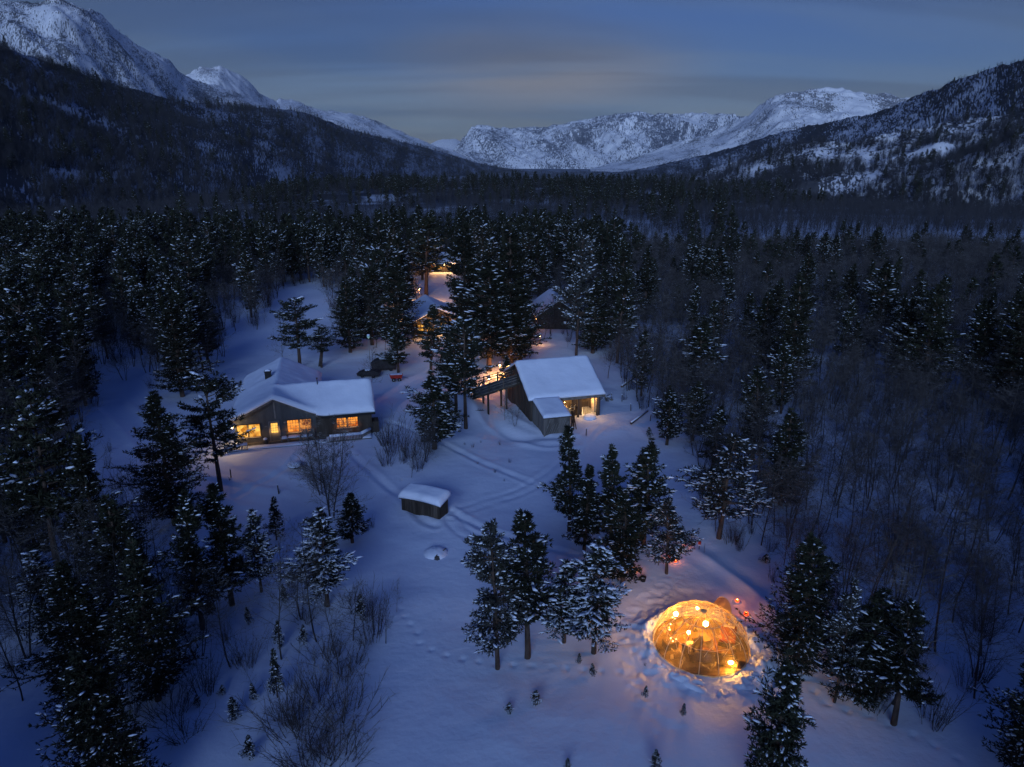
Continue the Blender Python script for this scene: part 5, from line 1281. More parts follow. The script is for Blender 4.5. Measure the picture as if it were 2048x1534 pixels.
bl2 = MB().box(3.75, .2, 2.1, 3.9, .3, 2.2).build('bay_lamp', M_METAL, B); MB().ball((4.25, .15, 2.05), .05, 8).build('bulb', BULB_S, bl2, sm=True)
lamp_light((4.6, .9, 1.6), 120, (1, .55, .2), .1, B)
# things in the bay
M_CANVAS = mat('pale_canvas', (.55, .42, .24), .8, var=.2, scale=3)
t = put('cable_drum', 'round pale drum lit yellow inside the barn bay', 'drum', on_barn(4.35, .0, 0.0), BB[2]); 
MB().prism([(.62*math.cos(a), 0, .85+.62*math.sin(a)) for a in np.linspace(0, 2*math.pi, 20, endpoint=False)], (0, .1, 0)).build('drum_side', M_CANVAS, t)
MB().prism([(.30*math.cos(a), .1, .85+.30*math.sin(a)) for a in np.linspace(0, 2*math.pi, 14, endpoint=False)], (0, .5, 0)).build('core', M_WOOD, t)
MB().prism([(.62*math.cos(a), 0.6, .85+.62*math.sin(a)) for a in np.linspace(0, 2*math.pi, 20, endpoint=False)], (0, .1, 0)).build('drum_side', M_CANVAS, t)
t = put('sledge', 'old wooden sledge with runners standing by the round pale drum', 'sledge', on_barn(5.15, -.15), BB[2]+.2)
for s in (-.25, .25): MB().path([(s, 0, 0.05), (s, .1, 1.1), (s, .05, 1.6), (s, -.15, 1.8)], .035).build('runner', M_CANVAS, t)
for z in (.3, .7, 1.1, 1.45): MB().box(-.25, .05, z-.03, .25, .09, z+.03).build('slat', M_CANVAS, t)
t = put('hanging_canvas', 'yellow lamplit canvas hanging at the right post of the barn bay', 'canvas', on_barn(7.95, .55, 0), BB[2])
cv = MB(); pts = [(-.35+.7*i/8, .10*math.sin(i*1.4), 0) for i in range(9)]
for i in range(8):
    a, b = pts[i], pts[i+1]; za = 2.2-.15*abs(i-4)*.3; cv.poly([(a[0]+.12, a[1], .35+.12*(i % 3)), (b[0]+.12, b[1], .35+.12*((i+1) % 3)), (b[0], b[1], za), (a[0], a[1], za)], [(0, 1, 2, 3)])
cvo = cv.build('canvas', M_CANVAS, t); sol = cvo.modifiers.new('thick', 'SOLIDIFY'); sol.thickness = .02
t = put('timber_pile', 'pile of long weathered poles sliding out of the barn bay', 'poles', on_barn(5.6, -1.2, .0), BB[2])
random.seed(9)
for i in range(7): MB().tube((random.uniform(-.3, .3), 1.5+.1*i, .9+.1*i), (-1.4+random.uniform(-.4, .3), -2.2+.12*i, .1), .06, .045).build('pole', M_WOOD, t)
t = put('snowy_mound', 'snow-covered heap in front of the right post of the barn bay', 'heap', on_barn(7.2, -.2, 0)); MB().ball((0, 0, .1), .75, 16, .55, .12, 3).build('snow', M_SNOW, t, sm=True); MB().box(-.5, .1, 0, .5, .5, .35).build('crate', M_WOOD, t)

# --- small plank shed
Sh = empty('shed', (BS[0], BS[1], 0), BS[2]); tag(Sh, 'small dark plank shed with a thick cap of snow in the middle of the clearing', 'shed')
SL, SD = 3.95, 1.7
MB().prism([(.18, .18, -.6), (SL-.18, .18, -.6), (SL-.18, .18, 1.18), (.18, .18, 1.18)], (0, SD-.3, 0)).build('frame', M_WOOD, Sh)
for i in range(22):
    a = .15+(SL-.3)*i/22; MB().box(a, .13-.012*((i*5) % 3), -.5, a+(SL-.3)/22*.88, .18, 1.2).build('board', M_WOOD, Sh)
for i in range(8):
    a = .18+(SD-.4)*i/8
    MB().box(SL-.18, a, -.5, SL-.145+.01*((i*3) % 3), a+(SD-.4)/8*.88, 1.25).build('board', M_WOOD, Sh); MB().box(.13, a, -.5, .18, a+(SD-.4)/8*.88, 1.25).build('board', M_GREYWOOD, Sh)
sr = MB().prism([(0, 0, 1.20), (0, SD, 1.45), (0, SD, 1.37), (0, 0, 1.12)], (SL, 0, 0)).build('roof', M_WOOD, Sh)
snow_roof('roof_snow', sr, lambda X, Y: 1.20+.25*Y/SD+.12*(1-((X-SL/2)/(SL/2))**2), rect_inset(-.06, SL+.06, -.06, SD+.1), -.06, SL+.06, -.06, SD+.1, T=.52, cell=.15, Rr=.5, seed=20)

# --- cabins among the trees
def cabin(O, th, W, L, e, r, label, wins, long_side=False, chimney=None, zg=None, snow=.45):
    z = (hz(O[0], O[1]) if zg is None else zg); c = empty('log_cabin', (O[0], O[1], z), th); tag(c, label, 'cabin')
    gable_wall(-W/2+.4, W/2-.4, .5, L-.4, -.8, e, r-.15).build('wall', M_WOOD, c)
    q = MB()
    for s in (-1, 1): q.prism([(0, 0, r), (s*W/2, 0, e), (s*W/2, 0, e-.15), (0, 0, r-.15)], (0, L, 0))
    rr = q.build('roof', M_WOOD, c)
    snow_roof('roof_snow', rr, lambda X, Y: r-np.abs(X)*(r-e)/(W/2), rect_inset(-W/2, W/2, 0, L), -W/2, W/2, 0, L, T=snow, cell=.3, Rr=.6, seed=int(abs(O[0])*7))
    for (x0, x1, z0, z1, g) in wins: window(c, x0, x1, z0, z1, .46, 2, 2, g)
    if chimney: MB().tube((chimney[0], chimney[1], r-.6), (chimney[0], chimney[1], r+1.7), .13, n=8).tube((chimney[0], chimney[1], r+1.7), (chimney[0], chimney[1], r+1.8), .2, n=8).build('chimney', M_METAL, c)
    return c
c2 = cabin((-12.2, 112.5), .30, 9.0, 12.0, 2.3, 4.5, 'lamplit cabin with blue snow roof and lit porch half hidden behind slender pines', [(-3.4, -2.5, .9, 1.9, G_YEL), (-1.9, -.9, .8, 2.0, G_YEL), (.3, 1.4, .8, 2.0, G_YEL), (2.2, 3.1, .9, 1.9, G_ORA)])
for x in (-2.2, 0.0, 2.4):
    lp = MB().box(x-.06, .3, 2.15, x+.06, .46, 2.25).build('porch_lamp', M_METAL, c2); MB().ball((x, .28, 2.1), .13, 8).build('bulb', BULB, lp, sm=True); lamp_light((x, -.2, 2.0), 190, (1, .42, .10), .15, c2)
c4 = cabin((8.0, 116.0), .10, 8.0, 10.5, 2.2, 5.0, 'dark rear cabin with steep snow roof and stovepipe behind the barn', [], chimney=(1.2, 6.5))
lamp_light((-4.6, .6, 1.6), 60, (1, .32, .08), .15, c4); lq = MB().box(-3.75, .3, 1.9, -3.62, .45, 2.05).build('porch_lamp', M_METAL, c4); MB().ball((-3.9, .3, 1.9), .07, 8).build('bulb', BULB_S, lq, sm=True)
c3 = empty('log_cabin', (-17.6, 179.0, hz(-17.6, 179.0)), 0.05); tag(c3, 'farthest cabin with lit eaves at the top of the lamplit yard', 'cabin')
MB().box(-4.0, .5, -.8, 4.0, 6.6, 2.3).build('wall', M_WOOD, c3)
q = MB().prism([(-4.4, 0, 2.3), (-4.4, 3.5, 4.4), (-4.4, 7, 2.3), (-4.4, 7, 2.15), (-4.4, 3.5, 4.25), (-4.4, 0, 2.15)], (8.8, 0, 0)).build('roof', M_WOOD, c3)
snow_roof('roof_snow', q, lambda X, Y: 4.4-np.abs(Y-3.5)*2.1/3.5, rect_inset(-4.4, 4.4, 0, 7), -4.4, 4.4, 0, 7, T=.5, cell=.35, Rr=.6)
for x0, g in ((-3.2, G_ORA), (-1.5, G_YEL), (1.0, G_YEL)): window(c3, x0, x0+.9, .8, 1.9, .46, 2, 2, g)
for x in (-2.2, .2, 2.0):
    lp = MB().box(x-.05, .2, 2.0, x+.05, .4, 2.1).build('porch_lamp', M_METAL, c3); MB().ball((x, .2, 1.95), .15, 8).build('bulb', BULB, lp, sm=True); lamp_light((x, -.3, 1.85), 260, (1, .45, .12), .15, c3)
t = put('wood_stack', 'orange-lit stack at the left end of the farthest cabin', 'wood stack', (-22.6, 178.5, hz(-22.6, 178.5)))
random.seed(2)
for i in range(6):
    for j in range(4): MB().tube((-.9+.32*i, 0, .2+.3*j), (-.9+.32*i, .8, .2+.3*j), .15, n=7).build('log', M_RED if (i+j) % 4 == 0 else M_CANVAS, t)

# --- yard lamps
def yard_lamp(u, v, hgt, energy, label, lit=True, col=(1, .40, .10)):
    p = ground_hit(u, v); t = put('yard_lamp', label, 'lamp post', tuple(p), 0, 'yard lamps')
    MB().tube((0, 0, -.3), (0, 0, hgt), .055, .04, 8).build('pole', M_POLE, t)
    hd = MB().lathe([(.05, 0), (.22, .05), (.25, .28), (.12, .38), (0, .4)], 10, (0, 0, hgt)).build('lamp_head', M_POLE if lit else mat('pale_green_glass', (.35, .55, .50), .4), t)
    MB().ball((0, 0, hgt+.1), .16, 10).build('bulb', BULB if lit else emis('unlit_bulb_glow', (.55, .9, .75), .9), hd, sm=True)  # the bulb of an unlit post is given a faint glow of its own
    MB().ball((0, 0, hgt+.42), .22, 10, .5).build('snow_cap', M_SNOW, hd, sm=True)
    if lit: lamp_light((0, 0, hgt-.25), energy, col, .15, t)
    return t
yard_lamp(741, 738, 4.6, 0, 'thin grey lamp post with a pale unlit head given a faint glow behind the farmhouse', False)
yard_lamp(840, 606, 2.8, 2600, 'glowing yard lamp beside the lamplit snow left of the far cabin', col=(1, .42, .13))
yard_lamp(806, 640, 1.8, 260, 'low glowing lamp below the yard lamp left of the lit cabin')
yard_lamp(934, 668, 2.2, 1300, 'glowing lamp behind the big dark pines between the cabins', col=(1, .36, .10))
yard_lamp(1000, 752, 1.6, 900, 'glowing lamp behind the barn bridge', col=(1, .38, .10))
yard_lamp(1080, 690, 1.4, 60, 'small lamp near the corner of the dark rear cabin', col=(1, .30, .08))
yard_lamp(978, 772, 1.0, 500, 'low glowing lamp under the barn bridge', col=(1, .34, .08))
# strings of small lights in the spruce at the barn corner
p = ground_hit(1014, 775); e, pp_, hgt = place_pine('cone', 1014, 775, 712, 40, 'small pine wound with golden fairy lights at the barn corner', 'snow-dusted pines in the valley', base=p)
fl = MB(); random.seed(11)
for i in range(46):
    z = .35+2.6*random.random()**1.1; a = i*2.4; rr = .25+.75*(1-z/3.2); fl.ball((rr*math.cos(a), rr*math.sin(a), z), .035, 6)
fo = fl.build('fairy_lights', BULB_S, None, tuple(p), kind=None); tag(fo, 'golden fairy lights glittering in the small pine at the barn corner', 'fairy lights')
lamp_light((0, -.6, 1.2), 30, (1, .55, .12), .3, fo)

# --- the tent: a clear dome lit from inside
DX, DY = DOME; DZ = hz(DX, DY) - .02
D = empty('dome_tent', (DX, DY, DZ), 0); tag(D, 'glowing transparent dome tent ringed by dug-out snow', 'dome tent')
mcov = bpy.data.materials.new('clear_tent_cover'); mcov.use_nodes = True; t_ = mcov.node_tree; t_.nodes.remove(principled(mcov))
tp = t_.nodes.new('ShaderNodeBsdfTransparent'); tp.inputs[0].default_value = (1, .93, .80, 1)
df = t_.nodes.new('ShaderNodeBsdfTranslucent'); df.inputs[0].default_value = (.85, .62, .28, 1); dd = t_.nodes.new('ShaderNodeBsdfDiffuse'); dd.inputs[0].default_value = (.6, .5, .35, 1)
gl = t_.nodes.new('ShaderNodeBsdfGlossy'); gl.inputs['Roughness'].default_value = .12
tcx = t_.nodes.new('ShaderNodeTexCoord'); nz_ = t_.nodes.new('ShaderNodeTexNoise'); nz_.inputs['Scale'].default_value = 1.6; nz_.inputs['Detail'].default_value = 6; nz_.inputs['Distortion'].default_value = 1.5; t_.links.new(tcx.outputs['Object'], nz_.inputs['Vector'])
mrr = t_.nodes.new('ShaderNodeMapRange'); mrr.inputs[1].default_value = .42; mrr.inputs[2].default_value = .68; mrr.inputs[3].default_value = .13; mrr.inputs[4].default_value = .50; mrr.inputs[1].default_value = .50; t_.links.new(nz_.outputs[0], mrr.inputs[0])
m1 = t_.nodes.new('ShaderNodeMixShader'); m1.inputs[0].default_value = .35; t_.links.new(df.outputs[0], m1.inputs[1]); t_.links.new(dd.outputs[0], m1.inputs[2])
m2 = t_.nodes.new('ShaderNodeMixShader'); t_.links.new(mrr.outputs[0], m2.inputs[0]); t_.links.new(tp.outputs[0], m2.inputs[1]); t_.links.new(m1.outputs[0], m2.inputs[2])
m3 = t_.nodes.new('ShaderNodeMixShader'); m3.inputs[0].default_value = .004; t_.links.new(m2.outputs[0], m3.inputs[1]); t_.links.new(gl.outputs[0], m3.inputs[2])
oo = next(x for x in t_.nodes if x.type == 'OUTPUT_MATERIAL'); t_.links.new(m3.outputs[0], oo.inputs[0])
M_STRAP = mat('tent_seam', (.62, .52, .36), .6)
NG = 16
def dome_pt(a, h, s=1.0):
    """a angle, h 0..1 from rim to crown"""
    ph = h*math.pi/2; sc = 1-.035*abs(math.sin(a*NG/2))*math.sin(math.pi*min(1, h+.15))
    return (DOME_R*s*sc*math.cos(ph)**.9*math.cos(a), DOME_R*s*sc*math.cos(ph)**.9*math.sin(a), DOME_H*s*math.sin(ph))
nA2, nH = 96, 18
V = [dome_pt(2*math.pi*i/nA2, min(.97, j/(nH-1)*.97)) for j in range(nH) for i in range(nA2)]
F = [(j*nA2+i, j*nA2+(i+1) % nA2, (j+1)*nA2+(i+1) % nA2, (j+1)*nA2+i) for j in range(nH-1) for i in range(nA2)]
rgd = random.Random(3); V = [(x*(1+.008*(rgd.random()-.5)), y*(1+.008*(rgd.random()-.5)), z) for x, y, z in V]
obj('cover', mesh_np('cover', V, F, mcov, smooth_=True), D)
for k in range(NG):
    a = 2*math.pi*k/NG+.1
    MB().path([dome_pt(a, h, 1.006) for h in np.linspace(0, .96, 11)], .020, 5).build('rib', M_STRAP, D)
for h, rr in ((.02, .035), (.40, .012), (.72, .02)):
    MB().path([dome_pt(2*math.pi*i/48, h, 1.004) for i in range(49)], rr, 5).build('hoop', M_STRAP, D)
for k in range(NG):
    a = 2*math.pi*(k+.5)/NG+.1; sd_ = random.Random(k)
    MB().path([dome_pt(a+.12*math.sin(i*1.3+k), .30+.62*i/7, 1.004) for i in range(8)], .011, 4).build('cord', M_STRAP, D)
MB().lathe([(.20, -.02), (.18, .05), (.08, .09), (0, .10)], 16, (0, 0, DOME_H)).build('vent_cap', M_CANVAS, D)
# porch hood at the back right
ha = R(52); hx, hy = math.cos(ha), math.sin(ha); px_, py_ = -hy, hx
hood = []; nr_ = 12
for k in (0, 1, 2):
    dist = DOME_R*.72+.62*k; w_ = .62-.03*k; hh_ = 1.62-.05*k
    for i in range(nr_+1):
        a = math.pi*i/nr_; hood.append((hx*dist+px_*w_*math.cos(a), hy*dist+py_*w_*math.cos(a), hh_*math.sin(a)**.6))
fh = [(k*(nr_+1)+i, k*(nr_+1)+i+1, (k+1)*(nr_+1)+i+1, (k+1)*(nr_+1)+i) for k in (0, 1) for i in range(nr_)]
M_HOOD = bpy.data.materials.new('tent_hood'); M_HOOD.use_nodes = True; th_ = M_HOOD.node_tree; th_.nodes.remove(principled(M_HOOD))
a1 = th_.nodes.new('ShaderNodeBsdfTranslucent'); a1.inputs[0].default_value = (.8, .55, .25, 1); a2 = th_.nodes.new('ShaderNodeBsdfDiffuse'); a2.inputs[0].default_value = (.5, .4, .28, 1); a3 = th_.nodes.new('ShaderNodeMixShader'); a3.inputs[0].default_value = .4
th_.links.new(a1.outputs[0], a3.inputs[1]); th_.links.new(a2.outputs[0], a3.inputs[2]); th_.links.new(a3.outputs[0], next(x for x in th_.nodes if x.type == 'OUTPUT_MATERIAL').inputs[0])
obj('porch_hood', mesh_np('porch_hood', hood, fh, M_HOOD, smooth_=True), D)
MB().path(hood[2*(nr_+1):], .03, 5).build('hood_hoop', M_STRAP, D)
# floor and furniture inside
M_FLOOR = mat('tent_floor_boards', (.15, .085, .035), .7, var=.3, scale=2, stretch=(.3, 3, 1)); M_SOFA = mat('brown_upholstery', (.055, .028, .018), .9, var=.3, scale=4); M_RUG = mat('woven_rug', (.20, .08, .03), .95, var=.4, scale=3); M_FUR = mat('sheepskin', (.60, .48, .34), .95, var=.15, scale=5, bump=.6, bscale=20)
MB().lathe([(0, .06), (DOME_R-.12, .06), (DOME_R-.10, 0), (DOME_R-.10, -.2)], 48).build('floor', M_FLOOR, D)
def on_tent(x, y, z=.06): return (DX+x, DY+y, DZ+z)
t = put('rug', 'patterned rug on the tent floor', 'rug', on_tent(-.2, .1, .062)); MB().lathe([(0, .02), (1.2, .02), (1.22, 0)], 28, sx=1.1, sy=.8).build('rug_pile', M_RUG, t)
t = put('sofa', 'long brown sofa with its back to the camera inside the tent', 'sofa', on_tent(.30, -1.45), R(-12))
MB().box(-1.15, -.36, .12, 1.15, .40, .42).build('seat', M_SOFA, t, bevel=.05); MB().box(-1.15, -.50, .12, 1.15, -.30, .86).build('backrest', M_SOFA, t, bevel=.06)
for s in (-1, 1): MB().box(s*1.2-.12, -.5, .12, s*1.2+.12, .42, .62).build('armrest', M_SOFA, t, bevel=.05)
for s in (-.55, .55): MB().box(s-.5, -.28, .42, s+.5, .38, .54).build('cushion', M_RUG, t, bevel=.05)
for sx in (-1.1, 1.1):
    for sy in (-.42, .34): MB().box(sx-.04, sy-.04, 0, sx+.04, sy+.04, .12).build('leg', M_WOOD, t)
t = put('armchair', 'high-backed brown armchair left of the sofa inside the tent', 'armchair', on_tent(-.75, -.75), R(35))
MB().box(-.42, -.36, .15, .42, .40, .44).build('seat', M_SOFA, t, bevel=.05)
MB().prism([(-.42, -.40, .15), (.42, -.40, .15), (.46, -.46, .9), (.30, -.50, 1.32), (0, -.52, 1.42), (-.30, -.50, 1.32), (-.46, -.46, .9)], (0, .14, 0)).build('backrest', M_SOFA, t, bevel=.04)
for s in (-1, 1): MB().box(s*.44-.08, -.36, .15, s*.44+.08, .36, .66).build('armrest', M_SOFA, t, bevel=.04)
for sx in (-.38, .38):
    for sy in (-.34, .34): MB().box(sx-.03, sy-.03, 0, sx+.03, sy+.03, .15).build('leg', M_WOOD, t)
t = put('sheepskin_throw', 'pale sheepskin draped over the armchair in the tent', 'throw', on_tent(-.75, -.75), R(35)); MB().ball((0, .02, .5), .36, 12, .22, .2, 4).build('fleece', M_FUR, t, sm=True)
t = put('coffee_table', 'round low table in the middle of the tent', 'table', on_tent(.2, .1)); MB().lathe([(0, .40), (.45, .40), (.45, .44), (0, .44)], 20).build('table_top', M_FLOOR, t)
for k in range(3): a = k*2.1; MB().tube((.3*math.cos(a), .3*math.sin(a), .4), (.4*math.cos(a), .4*math.sin(a), 0), .02).build('leg', M_WOOD, t)
t = put('bed', 'low bed with dark red cover at the right of the tent', 'bed', on_tent(1.75, .45), R(-20))
MB().box(-.5, -.85, .0, .5, .85, .28).build('bed_frame', M_WOOD, t); MB().box(-.47, -.82, .28, .47, .82, .45).build('mattress', mat('dark_red_cover', (.22, .03, .02), .9, var=.3, scale=4), t, bevel=.05); MB().box(-.35, .48, .45, .35, .78, .56).build('pillow', M_FUR, t, bevel=.05)
t = put('chest', 'small wooden chest at the left rim of the tent', 'chest', on_tent(-1.9, -.3), R(20)); MB().box(-.4, -.28, 0, .4, .28, .42).build('box', M_WOOD, t); MB().box(-.42, -.30, .42, .42, .30, .50).build('lid', M_FLOOR, t)
def tent_lamp(x, y, z, r_, m_, label, stand=True, en=0):
    t = put('tent_lamp', label, 'lamp', on_tent(x, y), 0, 'lamps inside the tent')
    if stand: MB().tube((0, 0, 0), (0, 0, z-r_*.8), .018, n=6).build('stand', M_METAL, t); MB().lathe([(0, .02), (.14, .02), (.15, 0)], 12).build('foot', M_METAL, t)
    else: MB().tube((0, 0, z+r_), (0, 0, min(DOME_H*.96, z+.7)), .008, n=5).build('cord', M_METAL, t)
    MB().ball((0, 0, z), r_, 12).build('bulb', m_, t, sm=True); return t
B_T = emis('tent_bulb', (1.0, .42, .06), 340); B_T2 = emis('tent_bulb_bright', (1.0, .47, .09), 430)
tent_lamp(1.15, -2.05, .40, .16, B_T2, 'blazing lamp low at the front right rim of the tent')
tent_lamp(.15, -.1, 1.5, .15, B_T2, 'blazing lamp hanging at the centre of the tent', False)
tent_lamp(-.85, -.25, 1.0, .10, B_T, 'bright lamp on a stand left of the armchair in the tent')
tent_lamp(-1.35, 1.05, 1.35, .13, B_T2, 'bright lamp at the upper left of the tent')
tent_lamp(.0, 1.25, 1.62, .09, B_T, 'bright lamp near the back crown of the tent')
sm = MB(); random.seed(6)
for i in range(9): a = 2.3+.16*i; sm.ball((1.9*math.cos(a), 1.9*math.sin(a), .75+.25*math.sin(i*1.7)), .035, 6)
fo = sm.build('fairy_lights', BULB_S, None, on_tent(0, 0)); tag(fo, 'short string of small lights along the left wall of the tent', 'fairy lights')
# ring of dug-out snow
nA3, nR3 = 220, 16
th = np.linspace(0, 2*np.pi, nA3, endpoint=False); rr = np.linspace(0, 1, nR3)
TH, RR3 = np.meshgrid(th, rr)
wdt = 1.25+.6*fbm(np.cos(TH)*1.5, np.sin(TH)*1.5, 2, 61)+.25*np.cos(TH-.2)
rad = DOME_R-.06+RR3*wdt
hgt = (.20+.36*fbm(np.cos(TH)*2.2+3, np.sin(TH)*2.2, 3, 62)+.12*np.sin(TH+.6))*np.sin(np.pi*np.clip(RR3*.92+.08, 0, 1))**.8
gate = 1-.75*np.exp(-((np.angle(np.exp(1j*(TH-ha))))/.28)**2)
XX = rad*np.cos(TH); YY = rad*np.sin(TH)
ZZ = hgt*gate + .34*(fbm(XX*2.3, YY*2.3, 4, 63, .65))*np.sin(np.pi*RR3)**.5*gate - .05
Vr = np.stack([XX, YY, ZZ], -1).reshape(-1, 3); i_, j_ = np.meshgrid(np.arange(nR3-1), np.arange(nA3), indexing='ij'); jn = (j_+1) % nA3
Fr = np.stack([i_*nA3+j_, i_*nA3+jn, (i_+1)*nA3+jn, (i_+1)*nA3+j_], -1).reshape(-1, 4)[:, ::-1]
obj('snow_bank', mesh_np('snow_bank', Vr, Fr, M_SNOW, smooth_=True), D)

# --- lanterns and small things round the tent
M_LR = emis('red_lantern_glow', (1.0, .07, .01), 3.5); M_LY = emis('lantern_flame', (1.0, .50, .12), 40)
def lantern(u, v, label, s=1.0, flame=True, e=14, col=(1, .22, .05)):
    p = ground_hit(u, v); s *= .68; t = put('snow_lantern', label, 'lantern', tuple(p), 0, 'red lanterns in the snow')
    MB().lathe([(.13*s, .0), (.17*s, .06*s), (.16*s, .22*s), (.10*s, .27*s), (.10*s, .25*s), (.14*s, .2*s), (.15*s, .07*s), (0, .03*s)], 12).build('glass_bowl', M_LR, t)
    MB().ball((0, 0, .17*s), .075*s, 8, 1.3).build('flame', M_LY, t, sm=True)
    MB().lathe([(.0, -.04), (.34*s, -.02), (.36*s, .02), (.26*s, .03)], 14).build('snow_rim', M_SNOW, t, sm=True)
    lamp_light((0, 0, .34*s), e, col, .06, t); return t
lantern(1474, 1203, 'upper red lantern in the snow behind the tent', 1.0, e=16)
lantern(1492, 1230, 'larger red lantern in a snow ring close behind the tent', 1.25, e=22)
lantern(1338, 1116, 'red lantern right of the small snowy pine trunk', .9, e=12)
lantern(1351, 1124, 'yellow-hearted lantern lowest of those under the small snowy pine', .9, e=12)
lantern(1270, 1140, 'dim red lantern deep under the snow-flecked pine above the tent', .7, e=14)
lantern(1372, 1092, 'lantern hidden behind the right boughs of the small snowy pine', .7, e=8)
p = ground_hit(1398, 1100); t = put('marker_post', 'little post with a red cap at the end of the trodden path above the tent', 'post', tuple(p))
MB().tube((0, 0, -.2), (0, 0, .55), .03).build('stake', M_WOOD, t); MB().lathe([(0, 0), (.11, .0), (.12, .22), (0, .26)], 10, (0, 0, .5)).build('red_cap', M_RED, t); MB().ball((0, 0, .45), .10, 8, .5).build('snow', M_SNOW, t, sm=True)
p = ground_hit(1408, 1108); t = put('stick', 'thin dark stick standing in the snow by the red-capped post', 'stick', tuple(p)); MB().tube((0, 0, -.1), (0, 0, .9), .015, n=5).build('shaft', M_WOOD, t)
p = ground_hit(1383, 1100); t = put('kettle_grill', 'black round grill on legs beside the red-capped post', 'grill', tuple(p))
MB().ball((0, 0, .62), .30, 14, .8).build('bowl', M_METAL, t, sm=True); MB().tube((0, 0, .84), (0, 0, .92), .03).build('knob', M_METAL, t)
for k in range(3): a = k*2.1; MB().tube((.15*math.cos(a), .15*math.sin(a), .5), (.28*math.cos(a), .28*math.sin(a), -.05), .018).build('leg', M_METAL, t)
p = ground_hit(1286, 1162); t = put('bucket', 'black bucket in the snow under the snow-flecked pine', 'bucket', tuple(p)); MB().lathe([(0, 0), (.17, 0), (.22, .34), (.20, .34), (.16, .04), (0, .04)], 14).build('tub', M_METAL, t)
MB().path([(.21*math.cos(a), 0, .34+.2*math.sin(a)) for a in np.linspace(0, math.pi, 8)], .008, 4).build('handle', M_METAL, t)

# --- things scattered round the yard
p = ground_hit(793, 762); t = put('red_cart', 'small red cart on black wheels behind the farmhouse', 'cart', tuple(p), R(8))
cb_ = MB().prism([(-.72, -.32, .42), (.72, -.32, .42), (.88, -.42, .95), (-.88, -.42, .95)], (0, .75, 0)).build('tub', M_RED, t); MB().box(-.80, -.36, .955, .80, .28, 1.02).build('snow_load', M_SNOW, t, bevel=.03)
MB().tube((-.35, -.42, .25), (-.35, .42, .25), .03).tube((.42, -.42, .25), (.42, .42, .25), .03).build('axle', M_METAL, t)
for x in (-.35, .42):
    for y in (-.42, .36): w0 = MB().tube((x, y, .25), (x, y+.12, .25), .26, n=14).build('wheel', M_METAL, t); MB().tube((x, y-.01, .25), (x, y+.13, .25), .10, n=8).build('hub', M_POLE, w0)
MB().tube((.85, 0, .5), (1.6, 0, .35), .025).build('drawbar', M_METAL, t)
def covered(u, v, L, Wd, Hh, rz, label, name='covered_trailer', cat='trailer'):
    p = ground_hit(u, v); t = put(name, label, cat, tuple(p), rz)
    MB().prism([(-L/2, -Wd/2, .35), (L/2, -Wd/2, .35), (L/2+.15, -Wd/2, Hh*.75), (L*.28, -Wd/2, Hh), (-L*.30, -Wd/2, Hh*.86), (-L/2-.1, -Wd/2, Hh*.55)], (0, Wd, 0)).build('tarpaulin', M_TARP, t, bevel=.06)
    MB().box(-L/2, -Wd/2+.05, .22, L/2, Wd/2-.05, .35).build('chassis', M_METAL, t)
    for x in (-L*.25, L*.28):
        for y in (-Wd/2-.06, Wd/2-.06): MB().tube((x, y, .25), (x, y+.12, .25), .26, n=12).build('wheel', M_METAL, t)
    MB().ball((-L*.05, .1, Hh*.92), Wd*.34, 12, .28, .1, 3).build('snow', M_SNOW, t, sm=True); return t
covered(768, 740, 3.4, 1.6, 1.9, R(12), 'dark tarpaulin-covered machine right of the slim birch behind the farmhouse', 'covered_machine', 'machine')
covered(738, 753, 3.0, 1.3, 1.0, R(-6), 'low dark covered sled just behind the farmhouse wing roof', 'covered_sled', 'sled')
p = ground_hit(640, 733); t = put('leaning_board', 'dark board leaning upright behind the right corner of the farmhouse roof', 'board', tuple(p), R(15)); MB().prism([(-.25, 0, 0), (.35, 0, 0), (.75, 0, 3.3), (.45, 0, 3.4)], (0, .08, 0)).build('plank', M_WOOD, t)
p = ground_hit(690, 696); t = put('trestle', 'dark A-shaped trestle in the snow behind the farmhouse', 'trestle', tuple(p))
for y in (0, 1.0): MB().tube((-.7, y, 0), (.25, y, 2.1), .09, n=5).build('strut', M_WOOD, t); MB().tube((.9, y, 0), (.25, y, 2.1), .09, n=5).build('strut', M_WOOD, t)
MB().tube((.25, -.1, 2.1), (.25, 1.1, 2.1), .08, n=5).build('ridge_pole', M_WOOD, t); MB().ball((1.1, .2, .1), .5, 10, .6, .3, 5).build('heap', M_WOOD, t)
p = ground_hit(590, 938); t = put('round_table', 'round garden table under a cushion of snow in front of the farmhouse', 'table', tuple(p)); MB().lathe([(0, .30), (.62, .30), (.64, .36), (0, .36)], 20).build('table_top', M_WOOD, t); MB().tube((0, 0, -.2), (0, 0, .3), .08).build('pedestal', M_WOOD, t)
MB().lathe([(.62, .36), (.66, .48), (.58, .62), (.35, .70), (0, .73)], 24).build('snow_cushion', M_SNOW, t, sm=True)
p = ground_hit(872, 1110); t = put('boulder', 'dark rock poking out of a snow mound below the small shed', 'boulder', tuple(p))
MB().ball((.1, -.42, .0), .34, 9, .7, .5, 8).build('rock', M_ROCK, t); MB().ball((-.05, .25, -.12), .95, 18, .52, .10, 9).build('snow', M_SNOW, t, sm=True); MB().tube((.45, .2, .2), (.75, .1, .5), .04).build('stick', M_WOOD, t)
